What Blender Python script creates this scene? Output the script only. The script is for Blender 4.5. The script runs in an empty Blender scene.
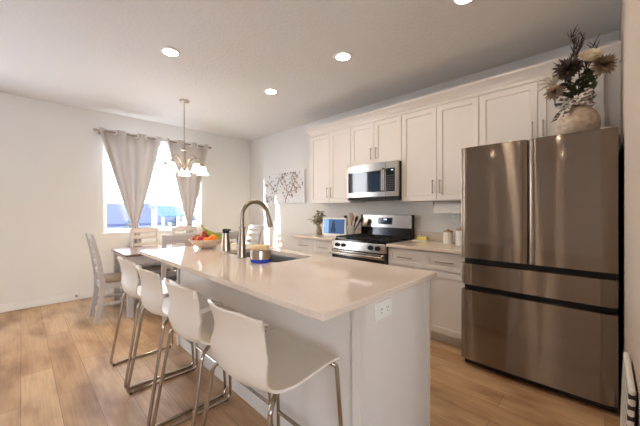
import bpy, bmesh, math, random
from mathutils import Vector, Matrix
random.seed(7)
R = math.radians
PI = math.pi
scene = bpy.context.scene
COL = scene.collection

# ------------------------------------------------------------------ camera
cam_data = bpy.data.cameras.new('camera')
cam_data.sensor_width = 36.0
cam_data.lens = 36.0 * 292.0 / 640.0
cam_data.shift_y = -3.0 / 640.0
cam_data.clip_start = 0.03
cam = bpy.data.objects.new('camera', cam_data)
cam.location = (0, 0, 1.275)
cam.rotation_euler = (R(90), 0, R(44.3))
COL.objects.link(cam)
scene.camera = cam

# ------------------------------------------------------------------ sky, sun, exposure
scene.view_settings.view_transform = 'Standard'
scene.view_settings.look = 'None'
scene.view_settings.gamma = 1.0
scene.view_settings.use_curve_mapping = False
scene.view_settings.exposure = 1.45
scene.cycles.sample_clamp_indirect = 40.0
SKY = 6.0
SUN = 9.0
CAN = 62.0

world = bpy.data.worlds.new('sky')
scene.world = world
world.use_nodes = True
wn = world.node_tree
wn.nodes.clear()
w_out = wn.nodes.new('ShaderNodeOutputWorld')
w_bg = wn.nodes.new('ShaderNodeBackground')
w_tc = wn.nodes.new('ShaderNodeTexCoord')
w_sep = wn.nodes.new('ShaderNodeSeparateXYZ')
w_ramp = wn.nodes.new('ShaderNodeValToRGB')
w_ramp.color_ramp.elements[0].position = 0.0
w_ramp.color_ramp.elements[0].color = (1.0, 0.975, 0.95, 1)
w_ramp.color_ramp.elements[1].position = 0.6
w_ramp.color_ramp.elements[1].color = (0.72, 0.83, 1.0, 1)
wn.links.new(w_tc.outputs['Generated'], w_sep.inputs[0])
wn.links.new(w_sep.outputs['Z'], w_ramp.inputs[0])
wn.links.new(w_ramp.outputs[0], w_bg.inputs['Color'])
w_bg.inputs['Strength'].default_value = SKY
wn.links.new(w_bg.outputs[0], w_out.inputs[0])

sun_data = bpy.data.lights.new('sun', 'SUN')
sun_data.energy = SUN
sun_data.angle = R(2.0)
sun_data.color = (1.0, 0.90, 0.74)
sun = bpy.data.objects.new('sun', sun_data)
sun_dir = Vector((0.47, 1.0, -0.38)).normalized()
sun.rotation_euler = sun_dir.to_track_quat('-Z', 'Y').to_euler()
sun.location = (-12, -14, 6)
COL.objects.link(sun)

def portal(name, loc, rot, sx, sy):
    d = bpy.data.lights.new(name, 'AREA')
    d.shape = 'RECTANGLE'
    d.size, d.size_y = sx, sy
    d.cycles.is_portal = True
    o = bpy.data.objects.new(name, d)
    o.location = loc
    o.rotation_euler = rot
    COL.objects.link(o)
portal('window_portal', (-5.52, 1.60, 1.665), (0, R(-90), 0), 1.47, 1.48)
portal('door_portal', (-5.52, -1.755, 1.30), (0, R(-90), 0), 2.58, 1.78)
portal('added_window_portal', (3.54, -2.2, 1.45), (0, R(90), 0), 1.9, 2.4)

# ------------------------------------------------------------------ helpers: materials
def lin(c):
    return tuple(((v / 12.92) if v <= 0.04045 else ((v + 0.055) / 1.055) ** 2.4) for v in c)
def rgb(r, g, b):
    return lin((r / 255.0, g / 255.0, b / 255.0)) + (1.0,)

def mat(name, col, rough=0.5, metal=0.0, bump=None, coat=0.0, trans=0.0, emis=None, var=None, sheen=0.0, spec=None, ior=None):
    m = bpy.data.materials.new(name)
    m.use_nodes = True
    nt = m.node_tree
    b = nt.nodes['Principled BSDF']
    b.inputs['Base Color'].default_value = col
    b.inputs['Roughness'].default_value = rough
    b.inputs['Metallic'].default_value = metal
    b.inputs['Coat Weight'].default_value = coat
    b.inputs['Transmission Weight'].default_value = trans
    b.inputs['Sheen Weight'].default_value = sheen
    if spec is not None: b.inputs['Specular IOR Level'].default_value = spec
    if ior: b.inputs['IOR'].default_value = ior
    if emis:
        b.inputs['Emission Color'].default_value = emis[0]
        b.inputs['Emission Strength'].default_value = emis[1]
    tc = None
    if bump or var:
        tc = nt.nodes.new('ShaderNodeTexCoord')
    if bump:
        n = nt.nodes.new('ShaderNodeTexNoise')
        n.inputs['Scale'].default_value = bump[0]
        n.inputs['Detail'].default_value = 4
        bp = nt.nodes.new('ShaderNodeBump')
        bp.inputs['Strength'].default_value = bump[1]
        bp.inputs['Distance'].default_value = bump[2] if len(bump) > 2 else 0.002
        nt.links.new(tc.outputs['Object'], n.inputs['Vector'])
        nt.links.new(n.outputs['Fac'], bp.inputs['Height'])
        nt.links.new(bp.outputs['Normal'], b.inputs['Normal'])
    if var:                      # (scale xyz, second colour, contrast low, contrast high)
        mp = nt.nodes.new('ShaderNodeMapping')
        mp.inputs['Scale'].default_value = var[0]
        n2 = nt.nodes.new('ShaderNodeTexNoise')
        n2.inputs['Scale'].default_value = 1.0
        n2.inputs['Detail'].default_value = 5
        rp = nt.nodes.new('ShaderNodeValToRGB')
        rp.color_ramp.elements[0].position = var[2]
        rp.color_ramp.elements[0].color = col
        rp.color_ramp.elements[1].position = var[3]
        rp.color_ramp.elements[1].color = var[1]
        nt.links.new(tc.outputs['Object'], mp.inputs['Vector'])
        nt.links.new(mp.outputs[0], n2.inputs['Vector'])
        nt.links.new(n2.outputs['Fac'], rp.inputs[0])
        nt.links.new(rp.outputs[0], b.inputs['Base Color'])
    return m

def floor_material():
    m = bpy.data.materials.new('oak plank floor')
    m.use_nodes = True
    nt = m.node_tree
    b = nt.nodes['Principled BSDF']
    tc = nt.nodes.new('ShaderNodeTexCoord')
    br = nt.nodes.new('ShaderNodeTexBrick')
    br.inputs['Scale'].default_value = 1.0
    br.inputs['Brick Width'].default_value = 1.35
    br.inputs['Row Height'].default_value = 0.18
    br.inputs['Mortar Size'].default_value = 0.0013
    br.inputs['Mortar Smooth'].default_value = 0.1
    br.inputs['Bias'].default_value = 0.0
    br.offset = 0.37
    br.inputs['Color1'].default_value = rgb(210, 176, 137)
    br.inputs['Color2'].default_value = rgb(187, 150, 111)
    br.inputs['Mortar'].default_value = rgb(120, 90, 64)
    nt.links.new(tc.outputs['Object'], br.inputs['Vector'])
    def noise(scale, detail, s):
        mp = nt.nodes.new('ShaderNodeMapping')
        mp.inputs['Scale'].default_value = s
        n = nt.nodes.new('ShaderNodeTexNoise')
        n.inputs['Scale'].default_value = scale
        n.inputs['Detail'].default_value = detail
        nt.links.new(tc.outputs['Object'], mp.inputs['Vector'])
        nt.links.new(mp.outputs[0], n.inputs['Vector'])
        return n
    def mixc(fac, a, bcol, mode='MULTIPLY'):
        mx = nt.nodes.new('ShaderNodeMix')
        mx.data_type = 'RGBA'
        mx.blend_type = mode
        nt.links.new(a, mx.inputs[6])
        nt.links.new(bcol, mx.inputs[7])
        mx.inputs[0].default_value = fac
        return mx.outputs[2]
    blot = noise(1.0, 3, (1.6, 4.5, 1))
    r1 = nt.nodes.new('ShaderNodeValToRGB')
    r1.color_ramp.elements[0].position = 0.33
    r1.color_ramp.elements[0].color = rgb(190, 170, 155)
    r1.color_ramp.elements[1].position = 0.55
    r1.color_ramp.elements[1].color = (1, 1, 1, 1)
    nt.links.new(blot.outputs['Fac'], r1.inputs[0])
    grain = noise(1.0, 6, (3, 70, 1))
    r2 = nt.nodes.new('ShaderNodeValToRGB')
    r2.color_ramp.elements[0].position = 0.30
    r2.color_ramp.elements[0].color = rgb(215, 203, 192)
    r2.color_ramp.elements[1].position = 0.60
    r2.color_ramp.elements[1].color = (1, 1, 1, 1)
    nt.links.new(grain.outputs['Fac'], r2.inputs[0])
    c = mixc(0.9, br.outputs['Color'], r1.outputs[0])
    c = mixc(0.55, c, r2.outputs[0])
    nt.links.new(c, b.inputs['Base Color'])
    b.inputs['Roughness'].default_value = 0.42
    bp = nt.nodes.new('ShaderNodeBump')
    bp.inputs['Strength'].default_value = 0.25
    bp.inputs['Distance'].default_value = 0.001
    nt.links.new(grain.outputs['Fac'], bp.inputs['Height'])
    nt.links.new(bp.outputs['Normal'], b.inputs['Normal'])
    return m

def steel_material(name, col, rough, aniso, wave=0.0):
    m = mat(name, col, rough, 1.0)
    nt = m.node_tree
    b = nt.nodes['Principled BSDF']
    b.inputs['Anisotropic'].default_value = aniso
    tg = nt.nodes.new('ShaderNodeCombineXYZ')     # brush marks run level, light smears upright
    tg.inputs[2].default_value = 1.0
    nt.links.new(tg.outputs[0], b.inputs['Tangent'])
    if wave:
        tc = nt.nodes.new('ShaderNodeTexCoord')
        mp = nt.nodes.new('ShaderNodeMapping')
        mp.inputs['Scale'].default_value = (4.0, 4.0, 0.7)
        n = nt.nodes.new('ShaderNodeTexNoise')
        n.inputs['Scale'].default_value = 1.0
        n.inputs['Detail'].default_value = 0.0
        bp = nt.nodes.new('ShaderNodeBump')
        bp.inputs['Strength'].default_value = 1.0
        bp.inputs['Distance'].default_value = wave
        nt.links.new(tc.outputs['Object'], mp.inputs['Vector'])
        nt.links.new(mp.outputs[0], n.inputs['Vector'])
        nt.links.new(n.outputs['Fac'], bp.inputs['Height'])
        nt.links.new(bp.outputs['Normal'], b.inputs['Normal'])
    return m

def fridge_material():
    """stainless with a tight reflection plus brush marks that smear light up and down"""
    m = steel_material('dark brushed steel', rgb(143, 131, 120), 0.32, 0.9, wave=0.004)
    nt = m.node_tree
    o = [n for n in nt.nodes if n.type == 'OUTPUT_MATERIAL'][0]
    nt.nodes.remove(nt.nodes['Principled BSDF'])
    tg = [n for n in nt.nodes if n.type == 'COMBXYZ'][0]
    tg.inputs[0].default_value, tg.inputs[2].default_value = 1.0, 0.0
    b = nt.nodes.new('ShaderNodeBsdfAnisotropic')
    b.inputs['Color'].default_value = rgb(143, 131, 120)
    b.inputs['Roughness'].default_value = 0.24
    b.inputs['Anisotropy'].default_value = 0.86
    nt.links.new(tg.outputs[0], b.inputs['Tangent'])
    bp = [n for n in nt.nodes if n.type == 'BUMP'][0]
    nt.links.new(bp.outputs['Normal'], b.inputs['Normal'])
    g = nt.nodes.new('ShaderNodeBsdfGlossy')
    g.inputs['Color'].default_value = rgb(143, 131, 120)
    g.inputs['Roughness'].default_value = 0.07
    mx = nt.nodes.new('ShaderNodeMixShader')
    mx.inputs[0].default_value = 0.22
    nt.links.new(bp.outputs['Normal'], g.inputs['Normal'])
    nt.links.new(b.outputs[0], mx.inputs[1])
    nt.links.new(g.outputs[0], mx.inputs[2])
    nt.links.new(mx.outputs[0], o.inputs[0])
    return m

def glass_material(name, tint, gloss=0.06):
    m = bpy.data.materials.new(name)
    m.use_nodes = True
    nt = m.node_tree
    nt.nodes.clear()
    o = nt.nodes.new('ShaderNodeOutputMaterial')
    t = nt.nodes.new('ShaderNodeBsdfTransparent')
    t.inputs[0].default_value = tint
    g = nt.nodes.new('ShaderNodeBsdfGlossy')
    g.inputs['Roughness'].default_value = 0.02
    mx = nt.nodes.new('ShaderNodeMixShader')
    mx.inputs[0].default_value = gloss
    nt.links.new(t.outputs[0], mx.inputs[1])
    nt.links.new(g.outputs[0], mx.inputs[2])
    nt.links.new(mx.outputs[0], o.inputs[0])
    return m

def fabric_material(name, col, trans):
    m = mat(name, col, 0.9, bump=(400, 0.2, 0.001))
    nt = m.node_tree
    b = nt.nodes['Principled BSDF']
    o = [n for n in nt.nodes if n.type == 'OUTPUT_MATERIAL'][0]
    t = nt.nodes.new('ShaderNodeBsdfTranslucent')
    t.inputs[0].default_value = col
    mx = nt.nodes.new('ShaderNodeMixShader')
    mx.inputs[0].default_value = trans
    nt.links.new(b.outputs[0], mx.inputs[1])
    nt.links.new(t.outputs[0], mx.inputs[2])
    nt.links.new(mx.outputs[0], o.inputs[0])
    return m

M = {}
M['floor'] = floor_material()
M['wall'] = mat('white wall paint', rgb(229, 226, 220), 0.75, bump=(90, 0.12, 0.002))
M['wall_dimmed'] = mat('dimmed wall paint', rgb(202, 188, 174), 0.75, bump=(90, 0.12, 0.002))  # wall paint darkened and warmed to stand in for the right wall's dimmer light
M['ceiling'] = mat('textured ceiling paint', rgb(230, 228, 223), 0.9, bump=(30, 0.6, 0.010))
M['trim'] = mat('white trim paint', rgb(235, 233, 228), 0.45)
M['cabinet'] = mat('white cabinet lacquer', rgb(228, 222, 215), 0.38)
M['island'] = mat('island panel lacquer', rgb(226, 220, 213), 0.45)
M['quartz'] = mat('cream quartz', rgb(228, 212, 197), 0.05, var=((60, 60, 60), rgb(225, 209, 194), 0.40, 0.65))
M['steel'] = steel_material('brushed steel', rgb(176, 168, 159), 0.20, 0.7)
M['fridge_steel'] = fridge_material()
M['nickel'] = mat('brushed nickel', rgb(176, 164, 150), 0.28, 1.0)
M['faucet'] = mat('satin bronze nickel', rgb(158, 147, 136), 0.30, 1.0)
M['chrome'] = mat('chrome', rgb(178, 168, 158), 0.10, 1.0)
M['bright_ring'] = mat('polished silver', rgb(236, 235, 232), 0.3, 0.5)
M['oven_glass'] = mat('black mirror glass', rgb(14, 14, 17), 0.05, coat=0.3, spec=0.6)
M['black'] = mat('black gloss', rgb(16, 16, 18), 0.12)
M['black_matte'] = mat('black matte', rgb(20, 20, 21), 0.55)
M['iron'] = mat('cast iron', rgb(24, 24, 26), 0.5, bump=(300, 0.2))
M['display'] = mat('display glass', rgb(8, 9, 14), 0.08)
M['glyph'] = mat('display glyph', rgb(200, 215, 225), 0.5, emis=((0.7, 0.85, 1, 1), 0.6))
M['button'] = mat('grey button print', rgb(78, 78, 82), 0.5)
M['shell'] = mat('cream stool plastic', rgb(226, 216, 203), 0.33)
M['grey_wood'] = mat('grey painted wood', rgb(188, 181, 176), 0.45, var=((8, 8, 40), rgb(182, 175, 170), 0.4, 0.6))
M['table_top'] = mat('brown stained table top', rgb(132, 100, 78), 0.25, var=((30, 3, 30), rgb(108, 79, 60), 0.4, 0.6))
M['cushion'] = mat('taupe upholstery', rgb(158, 138, 122), 0.85, bump=(200, 0.2))
M['dark_cushion'] = mat('dark grey upholstery', rgb(78, 76, 80), 0.85, bump=(200, 0.2))
M['curtain'] = fabric_material('taupe curtain fabric', rgb(206, 199, 193), 0.22)
M['glass'] = glass_material('window glass', (0.92, 0.94, 0.96, 1))
M['screen_mesh'] = glass_material('insect screen', (0.16, 0.20, 0.26, 1))
M['clear'] = glass_material('clear plastic', (0.94, 0.95, 0.95, 1))
M['lamp_glass'] = mat('frosted lamp glass', rgb(255, 246, 230), 0.4, emis=((1.0, 0.80, 0.55, 1), 3.0))
M['can_light'] = mat('downlight lens', rgb(255, 250, 240), 0.5, emis=((1.0, 0.83, 0.64, 1), CAN))
M['white_plastic'] = mat('white plastic', rgb(238, 236, 230), 0.4)
M['dark_hole'] = mat('dark slot', rgb(45, 40, 36), 0.7)
M['paper'] = mat('paper towel', rgb(243, 240, 234), 0.95, bump=(150, 0.4))
M['canister'] = mat('white stoneware', rgb(226, 221, 212), 0.45)
M['wood'] = mat('light wood', rgb(186, 140, 92), 0.5, var=((10, 10, 60), rgb(160, 115, 70), 0.4, 0.6))
M['dark_wood'] = mat('dark wood', rgb(92, 62, 44), 0.5)
M['butter'] = mat('butter', rgb(246, 222, 120), 0.5)
M['blue'] = mat('blue plastic', rgb(30, 66, 190), 0.25)
M['sponge'] = mat('tan sponge', rgb(238, 206, 160), 0.95, bump=(120, 0.6, 0.003))
M['bowl'] = mat('cream speckled bowl', rgb(224, 200, 176), 0.3, var=((60, 60, 60), rgb(180, 140, 112), 0.5, 0.72))
M['apple'] = mat('apple skin', rgb(176, 34, 36), 0.3, var=((22, 22, 9), rgb(232, 150, 70), 0.48, 0.72))
M['orange'] = mat('orange peel', rgb(246, 140, 18), 0.45, bump=(180, 0.4, 0.001))
M['banana'] = mat('green banana skin', rgb(128, 150, 52), 0.5, var=((20, 20, 20), rgb(172, 168, 66), 0.4, 0.6))
M['stem'] = mat('brown stem', rgb(88, 66, 44), 0.8)
M['vase'] = mat('stoneware vase', rgb(196, 180, 160), 0.35, bump=(35, 0.6, 0.006), var=((30, 30, 30), rgb(172, 154, 134), 0.4, 0.6))
M['ribbon'] = mat('grey plaid ribbon', rgb(206, 198, 190), 0.8, var=((38, 38, 60), rgb(96, 87, 82), 0.44, 0.56))
M['petal'] = mat('cream petal', rgb(240, 228, 200), 0.7)
M['white_petal'] = mat('white petal', rgb(232, 228, 216), 0.7)
M['dry_petal'] = mat('dried taupe petal', rgb(150, 128, 110), 0.85)
M['dark_leaf'] = mat('dark dried leaf', rgb(72, 60, 54), 0.8)
M['twig'] = mat('dark twig', rgb(66, 56, 52), 0.85)
M['green_leaf'] = mat('deep green leaf', rgb(66, 78, 50), 0.55)
M['sage'] = mat('sage leaf', rgb(168, 164, 128), 0.7)
M['pot'] = mat('mottled pot', rgb(170, 158, 140), 0.4, var=((60, 60, 60), rgb(120, 104, 88), 0.45, 0.6))
M['canvas'] = mat('white canvas', rgb(228, 226, 224), 0.8, bump=(500, 0.2))
M['paint_brown'] = mat('brown paint', rgb(158, 136, 116), 0.8)
M['paint_grey'] = mat('grey paint', rgb(196, 194, 196), 0.8)
M['screen_light'] = mat('screen light', rgb(60, 110, 170), 0.15, emis=((0.40, 0.64, 0.85, 1), 0.25))
M['screen_dark'] = mat('screen dark', rgb(20, 30, 60), 0.15, emis=((0.05, 0.11, 0.22, 1), 0.15))
M['screen_mid'] = mat('screen mid', rgb(40, 60, 110), 0.15, emis=((0.11, 0.21, 0.36, 1), 0.20))
M['sink'] = mat('sink steel', rgb(150, 148, 146), 0.35, 1.0)
M['yellow'] = mat('yellow card', rgb(235, 205, 50), 0.6)
M['snow'] = mat('snow', rgb(235, 238, 245), 0.9, bump=(2, 0.4, 0.05))
M['roof_slate'] = mat('blue grey shingles', rgb(30, 34, 62), 0.85, bump=(20, 0.5, 0.02))
M['roof_blue'] = mat('bright blue metal roof', rgb(2, 44, 104), 0.7)
M['siding'] = mat('pale siding', rgb(110, 116, 140), 0.8)
M['evergreen'] = mat('blue green needles', rgb(44, 66, 66), 0.9)

# ------------------------------------------------------------------ helpers: geometry
class MB:
    def __init__(self):
        self.bm = bmesh.new()
    def box(self, x0, x1, y0, y1, z0, z1, bev=0.0, seg=2):
        bm = self.bm
        v = [bm.verts.new(p) for p in ((x0, y0, z0), (x1, y0, z0), (x1, y1, z0), (x0, y1, z0), (x0, y0, z1), (x1, y0, z1), (x1, y1, z1), (x0, y1, z1))]
        fs = [bm.faces.new([v[i] for i in q]) for q in ((0, 3, 2, 1), (4, 5, 6, 7), (0, 1, 5, 4), (1, 2, 6, 5), (2, 3, 7, 6), (3, 0, 4, 7))]
        if bev > 0:
            es = list({e for f in fs for e in f.edges})
            bmesh.ops.bevel(bm, geom=es, offset=bev, segments=seg, profile=0.5, affect='EDGES')
        return self
    def hexa(self, pts, bev=0.0):
        """eight corners: bottom loop of four then top loop of four"""
        bm = self.bm
        v = [bm.verts.new(p) for p in pts]
        fs = [bm.faces.new([v[i] for i in q]) for q in ((0, 3, 2, 1), (4, 5, 6, 7), (0, 1, 5, 4), (1, 2, 6, 5), (2, 3, 7, 6), (3, 0, 4, 7))]
        if bev > 0:
            es = list({e for f in fs for e in f.edges})
            bmesh.ops.bevel(bm, geom=es, offset=bev, segments=2, profile=0.5, affect='EDGES')
        return self
    def post(self, pts, wx, wy, bev=0.0):
        """a rectangular post swept along points, section wx by wy kept level"""
        bm = self.bm
        rings = []
        for i, p in enumerate(pts):
            ax = wx[i] if isinstance(wx, (list, tuple)) else wx
            ay = wy[i] if isinstance(wy, (list, tuple)) else wy
            rings.append([bm.verts.new((p[0] + sx * ax / 2, p[1] + sy * ay / 2, p[2])) for sx, sy in ((-1, -1), (1, -1), (1, 1), (-1, 1))])
        fs = []
        for a, b in zip(rings, rings[1:]):
            for k in range(4):
                fs.append(bm.faces.new((a[k], a[(k + 1) % 4], b[(k + 1) % 4], b[k])))
        fs.append(bm.faces.new(rings[0][::-1])); fs.append(bm.faces.new(rings[-1]))
        if bev:
            es = [e for e in {e for f in fs for e in f.edges} if len(e.link_faces) == 2 and e.calc_face_angle(0) > 0.7]
            bmesh.ops.bevel(bm, geom=es, offset=bev, segments=2, profile=0.5, affect='EDGES')
        return self
    def tube(self, pts, r, seg=10, closed=False, caps=True):
        bm = self.bm
        pts = [Vector(p) for p in pts]
        n = len(pts)
        rings = []
        up = None
        for i, p in enumerate(pts):
            if closed:
                t = (pts[(i + 1) % n] - pts[i - 1]).normalized()
            else:
                t = (pts[min(i + 1, n - 1)] - pts[max(i - 1, 0)]).normalized()
            if up is None:
                up = Vector((0, 0, 1)) if abs(t.z) < 0.9 else Vector((1, 0, 0))
            s = t.cross(up)
            if s.length < 1e-5: s = t.cross(Vector((0.3, 0.8, 0.1)))
            s.normalize()
            up = s.cross(t).normalized()
            rr = r[i] if isinstance(r, (list, tuple)) else r
            rings.append([bm.verts.new(p + (s * math.cos(a) + up * math.sin(a)) * rr) for a in [2 * PI * k / seg for k in range(seg)]])
        m = n if closed else n - 1
        for i in range(m):
            a, b = rings[i], rings[(i + 1) % n]
            for k in range(seg):
                bm.faces.new((a[k], a[(k + 1) % seg], b[(k + 1) % seg], b[k]))
        if caps and not closed:
            bm.faces.new(rings[0][::-1]); bm.faces.new(rings[-1])
        return self
    def lathe(self, prof, seg=32, c=(0, 0, 0), mtx=None, jitter=None):
        bm = self.bm
        rings = []
        for r, z in prof:
            if r < 1e-6:
                p = Vector((0, 0, z))
                if mtx: p = mtx @ p
                rings.append([bm.verts.new(p + Vector(c))])
            else:
                ring = []
                for k in range(seg):
                    a = 2 * PI * k / seg
                    rr = r * (jitter(a, z) if jitter else 1)
                    p = Vector((rr * math.cos(a), rr * math.sin(a), z))
                    if mtx: p = mtx @ p
                    ring.append(bm.verts.new(p + Vector(c)))
                rings.append(ring)
        for a, b in zip(rings, rings[1:]):
            if len(a) == 1 and len(b) == 1: continue
            for k in range(seg):
                k2 = (k + 1) % seg
                if len(a) == 1: bm.faces.new((a[0], b[k2], b[k]))
                elif len(b) == 1: bm.faces.new((a[k], a[k2], b[0]))
                else: bm.faces.new((a[k], a[k2], b[k2], b[k]))
        return self
    def ball(self, c, r, sc=(1, 1, 1), seg=16):
        prof = [(max(0.0, r * math.sin(PI * i / (seg // 2))), -r * math.cos(PI * i / (seg // 2))) for i in range(seg // 2 + 1)]
        prof[0] = (0, -r); prof[-1] = (0, r)
        return self.lathe(prof, seg, c, Matrix.Diagonal(Vector(sc)).to_3x3())
    def cyl(self, a, b, r, seg=20):
        return self.tube([a, b], r, seg)
    def surf(self, f, nu, nv, thick=0.0):
        bm = self.bm
        g = [[bm.verts.new(f(i / nu, j / nv)) for j in range(nv + 1)] for i in range(nu + 1)]
        fs = []
        for i in range(nu):
            for j in range(nv):
                fs.append(bm.faces.new((g[i][j], g[i + 1][j], g[i + 1][j + 1], g[i][j + 1])))
        if thick:
            bmesh.ops.recalc_face_normals(bm, faces=fs)
            bmesh.ops.solidify(bm, geom=fs, thickness=thick)
        return self
    def leaf(self, base, d, length, width, bend=0.25, up=(0, 0, 1), n=5):
        d = Vector(d).normalized()
        s = d.cross(Vector(up))
        if s.length < 1e-3: s = Vector((1, 0, 0))
        s.normalize()
        nrm = s.cross(d).normalized()
        bm = self.bm
        rows = []
        for i in range(n + 1):
            t = i / n
            c = Vector(base) + d * length * t - nrm * bend * length * t * t
            w = width * 0.5 * (math.sin(PI * min(1, t * 0.94 + 0.06)) ** 0.8)
            rows.append((bm.verts.new(c - s * w + nrm * w * 0.35), bm.verts.new(c), bm.verts.new(c + s * w + nrm * w * 0.35)))
        for a, b in zip(rows, rows[1:]):
            bm.faces.new((a[0], a[1], b[1], b[0])); bm.faces.new((a[1], a[2], b[2], b[1]))
        return self
    def build(self, name, material, parent=None, smooth=True, angle=40, loc=None):
        bm = self.bm
        bmesh.ops.recalc_face_normals(bm, faces=bm.faces[:])
        me = bpy.data.meshes.new(name)
        bm.to_mesh(me); bm.free()
        if smooth:
            me.polygons.foreach_set('use_smooth', [True] * len(me.polygons))
            me.set_sharp_from_angle(angle=R(angle))
        me.materials.append(material)
        o = bpy.data.objects.new(name, me)
        COL.objects.link(o)
        if smooth and angle <= 40:
            wn_ = o.modifiers.new('weighted_normals', 'WEIGHTED_NORMAL')
            wn_.keep_sharp = True
        if parent: o.parent = parent
        if loc: o.location = loc
        return o

def tag(o, label=None, cat=None, group=None, kind=None):
    if label: o['label'] = label
    if cat: o['category'] = cat
    if group: o['group'] = group
    if kind: o['kind'] = kind
    return o
def thing(name, label, cat, loc=(0, 0, 0), rz=0.0, group=None):
    o = bpy.data.objects.new(name, None)
    o.empty_display_size = 0.05
    o.location = loc
    o.rotation_euler = (0, 0, rz)
    COL.objects.link(o)
    return tag(o, label, cat, group)
def struct(o):
    return tag(o, kind='structure')
def copy_tree(o, parent=None):
    c = o.copy()
    COL.objects.link(c)
    if parent: c.parent = parent
    for ch in list(o.children): copy_tree(ch, c)
    return c
def dup(root, loc, rz=None, label=None):
    c = copy_tree(root)
    c.location = loc
    if rz is not None: c.rotation_euler = (0, 0, rz)
    if label: c['label'] = label
    return c
def arc_pts(c, r, a0, a1, n, u, v):
    c, u, v = Vector(c), Vector(u), Vector(v)
    return [c + u * (r * math.cos(a0 + (a1 - a0) * i / n)) + v * (r * math.sin(a0 + (a1 - a0) * i / n)) for i in range(n + 1)]
def fillet(pts, rad, n=5):
    """round the inner corners of a polyline"""
    pts = [Vector(p) for p in pts]
    out = [pts[0]]
    for a, b, c in zip(pts, pts[1:], pts[2:]):
        u = (a - b); v = (c - b)
        d = min(rad, u.length * 0.45, v.length * 0.45)
        p, q = b + u.normalized() * d, b + v.normalized() * d
        for i in range(n + 1):
            t = i / n
            out.append(p * (1 - t) ** 2 + b * 2 * t * (1 - t) + q * t * t)
    out.append(pts[-1])
    return out

# ------------------------------------------------------------------ room shell
XL, YB, ZC = -5.37, 3.40, 2.74        # left wall, back wall, ceiling
XR, YF = 3.4, -6.0
struct(MB().box(XL - 0.14, XR + 0.1, YF - 0.1, YB + 0.1, -0.12, 0).build('floor', M['floor'], smooth=False))
struct(MB().box(XL - 0.14, XR + 0.1, YF - 0.1, YB + 0.1, ZC, ZC + 0.12).build('ceiling', M['ceiling'], smooth=False))
WY0, WY1, WZ0, WZ1 = 0.86, 2.34, 0.93, 2.40     # window opening
DY0, DY1, DZ1 = -2.65, -0.86, 2.60              # patio door opening
w = MB()
xo = XL - 0.14
w.box(xo, XL, YF, DY0, 0, ZC).box(xo, XL, DY0, DY1, DZ1, ZC).box(xo, XL, DY1, WY0, 0, ZC)
w.box(xo, XL, WY0, WY1, 0, WZ0).box(xo, XL, WY0, WY1, WZ1, ZC).box(xo, XL, WY1, YB, 0, ZC)
struct(w.build('wall_left', M['wall'], smooth=False))
struct(MB().box(XL - 0.14, XR, YB, YB + 0.12, 0, ZC).build('wall_back', M['wall'], smooth=False))
struct(MB().box(0.085, 0.205, 0.95, YB, 0, ZC).build('wall_right', M['wall_dimmed'], smooth=False))
FY0, FY1, FZ0, FZ1 = -3.4, -1.0, 0.5, 2.4         # unseen window, added so daylight brightens the left wall
struct(MB().box(XR, XR + 0.12, YF, FY0, 0, ZC).box(XR, XR + 0.12, FY1, YB, 0, ZC).box(XR, XR + 0.12, FY0, FY1, 0, FZ0).box(XR, XR + 0.12, FY0, FY1, FZ1, ZC).build('wall_far', M['wall'], smooth=False))
fw = MB()
for y in (FY0, -2.22, FY1 - 0.05): fw.box(XR + 0.03, XR + 0.09, y, y + 0.05, FZ0, FZ1, 0.004)
fw.box(XR + 0.03, XR + 0.09, FY0, FY1, FZ0, FZ0 + 0.05, 0.004).box(XR + 0.03, XR + 0.09, FY0, FY1, FZ1 - 0.05, FZ1, 0.004)
fo = struct(fw.build('added_window', M['white_plastic']))
for y0, y1 in ((FY0 + 0.05, -2.22), (-2.17, FY1 - 0.05)):
    MB().box(XR + 0.057, XR + 0.063, y0, y1, FZ0 + 0.05, FZ1 - 0.05).build('pane', M['glass'], fo, smooth=False)
struct(MB().box(XL - 0.14, XR, YF - 0.12, YF, 0, ZC).build('wall_front', M['wall'], smooth=False))
b = MB().box(XL, XL + 0.014, DY1, YB - 0.014, 0.002, 0.106, 0.003)
struct(b.build('baseboard_left', M['trim']))
struct(MB().box(XL + 0.014, -3.205, YB - 0.014, YB, 0.002, 0.106, 0.003).build('baseboard_back', M['trim']))
struct(MB().box(0.071, 0.085, 0.95, 2.50, 0.002, 0.106, 0.003).build('baseboard_right', M['trim']))

# window
win = MB()
t = 0.05
xw0, xw1 = XL - 0.10, XL - 0.03
win.box(xw0, xw1, WY0, WY0 + t, WZ0, WZ1, 0.004).box(xw0, xw1, WY1 - t, WY1, WZ0, WZ1, 0.004)
win.box(xw0, xw1, WY0 + t, WY1 - t, WZ0, WZ0 + t, 0.004).box(xw0, xw1, WY0 + t, WY1 - t, WZ1 - t, WZ1, 0.004)
wo = struct(win.build('window_1', M['white_plastic']))
MB().box(xw0 + 0.02, xw1 - 0.02, 1.585, 1.615, WZ0 + t, WZ1 - t, 0.004).build('mullion', M['white_plastic'], wo)
MB().box(XL - 0.066, XL - 0.060, WY0 + t, 1.585, WZ0 + t, WZ1 - t).build('pane', M['glass'], wo, smooth=False)
MB().box(XL - 0.066, XL - 0.060, 1.615, WY1 - t, WZ0 + t, WZ1 - t).build('pane', M['glass'], wo, smooth=False)
MB().box(XL - 0.03, XL + 0.022, WY0 - 0.02, WY1 + 0.02, WZ0 - 0.022, WZ0 + 0.0005, 0.004).build('sill', M['trim'], wo)
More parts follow.
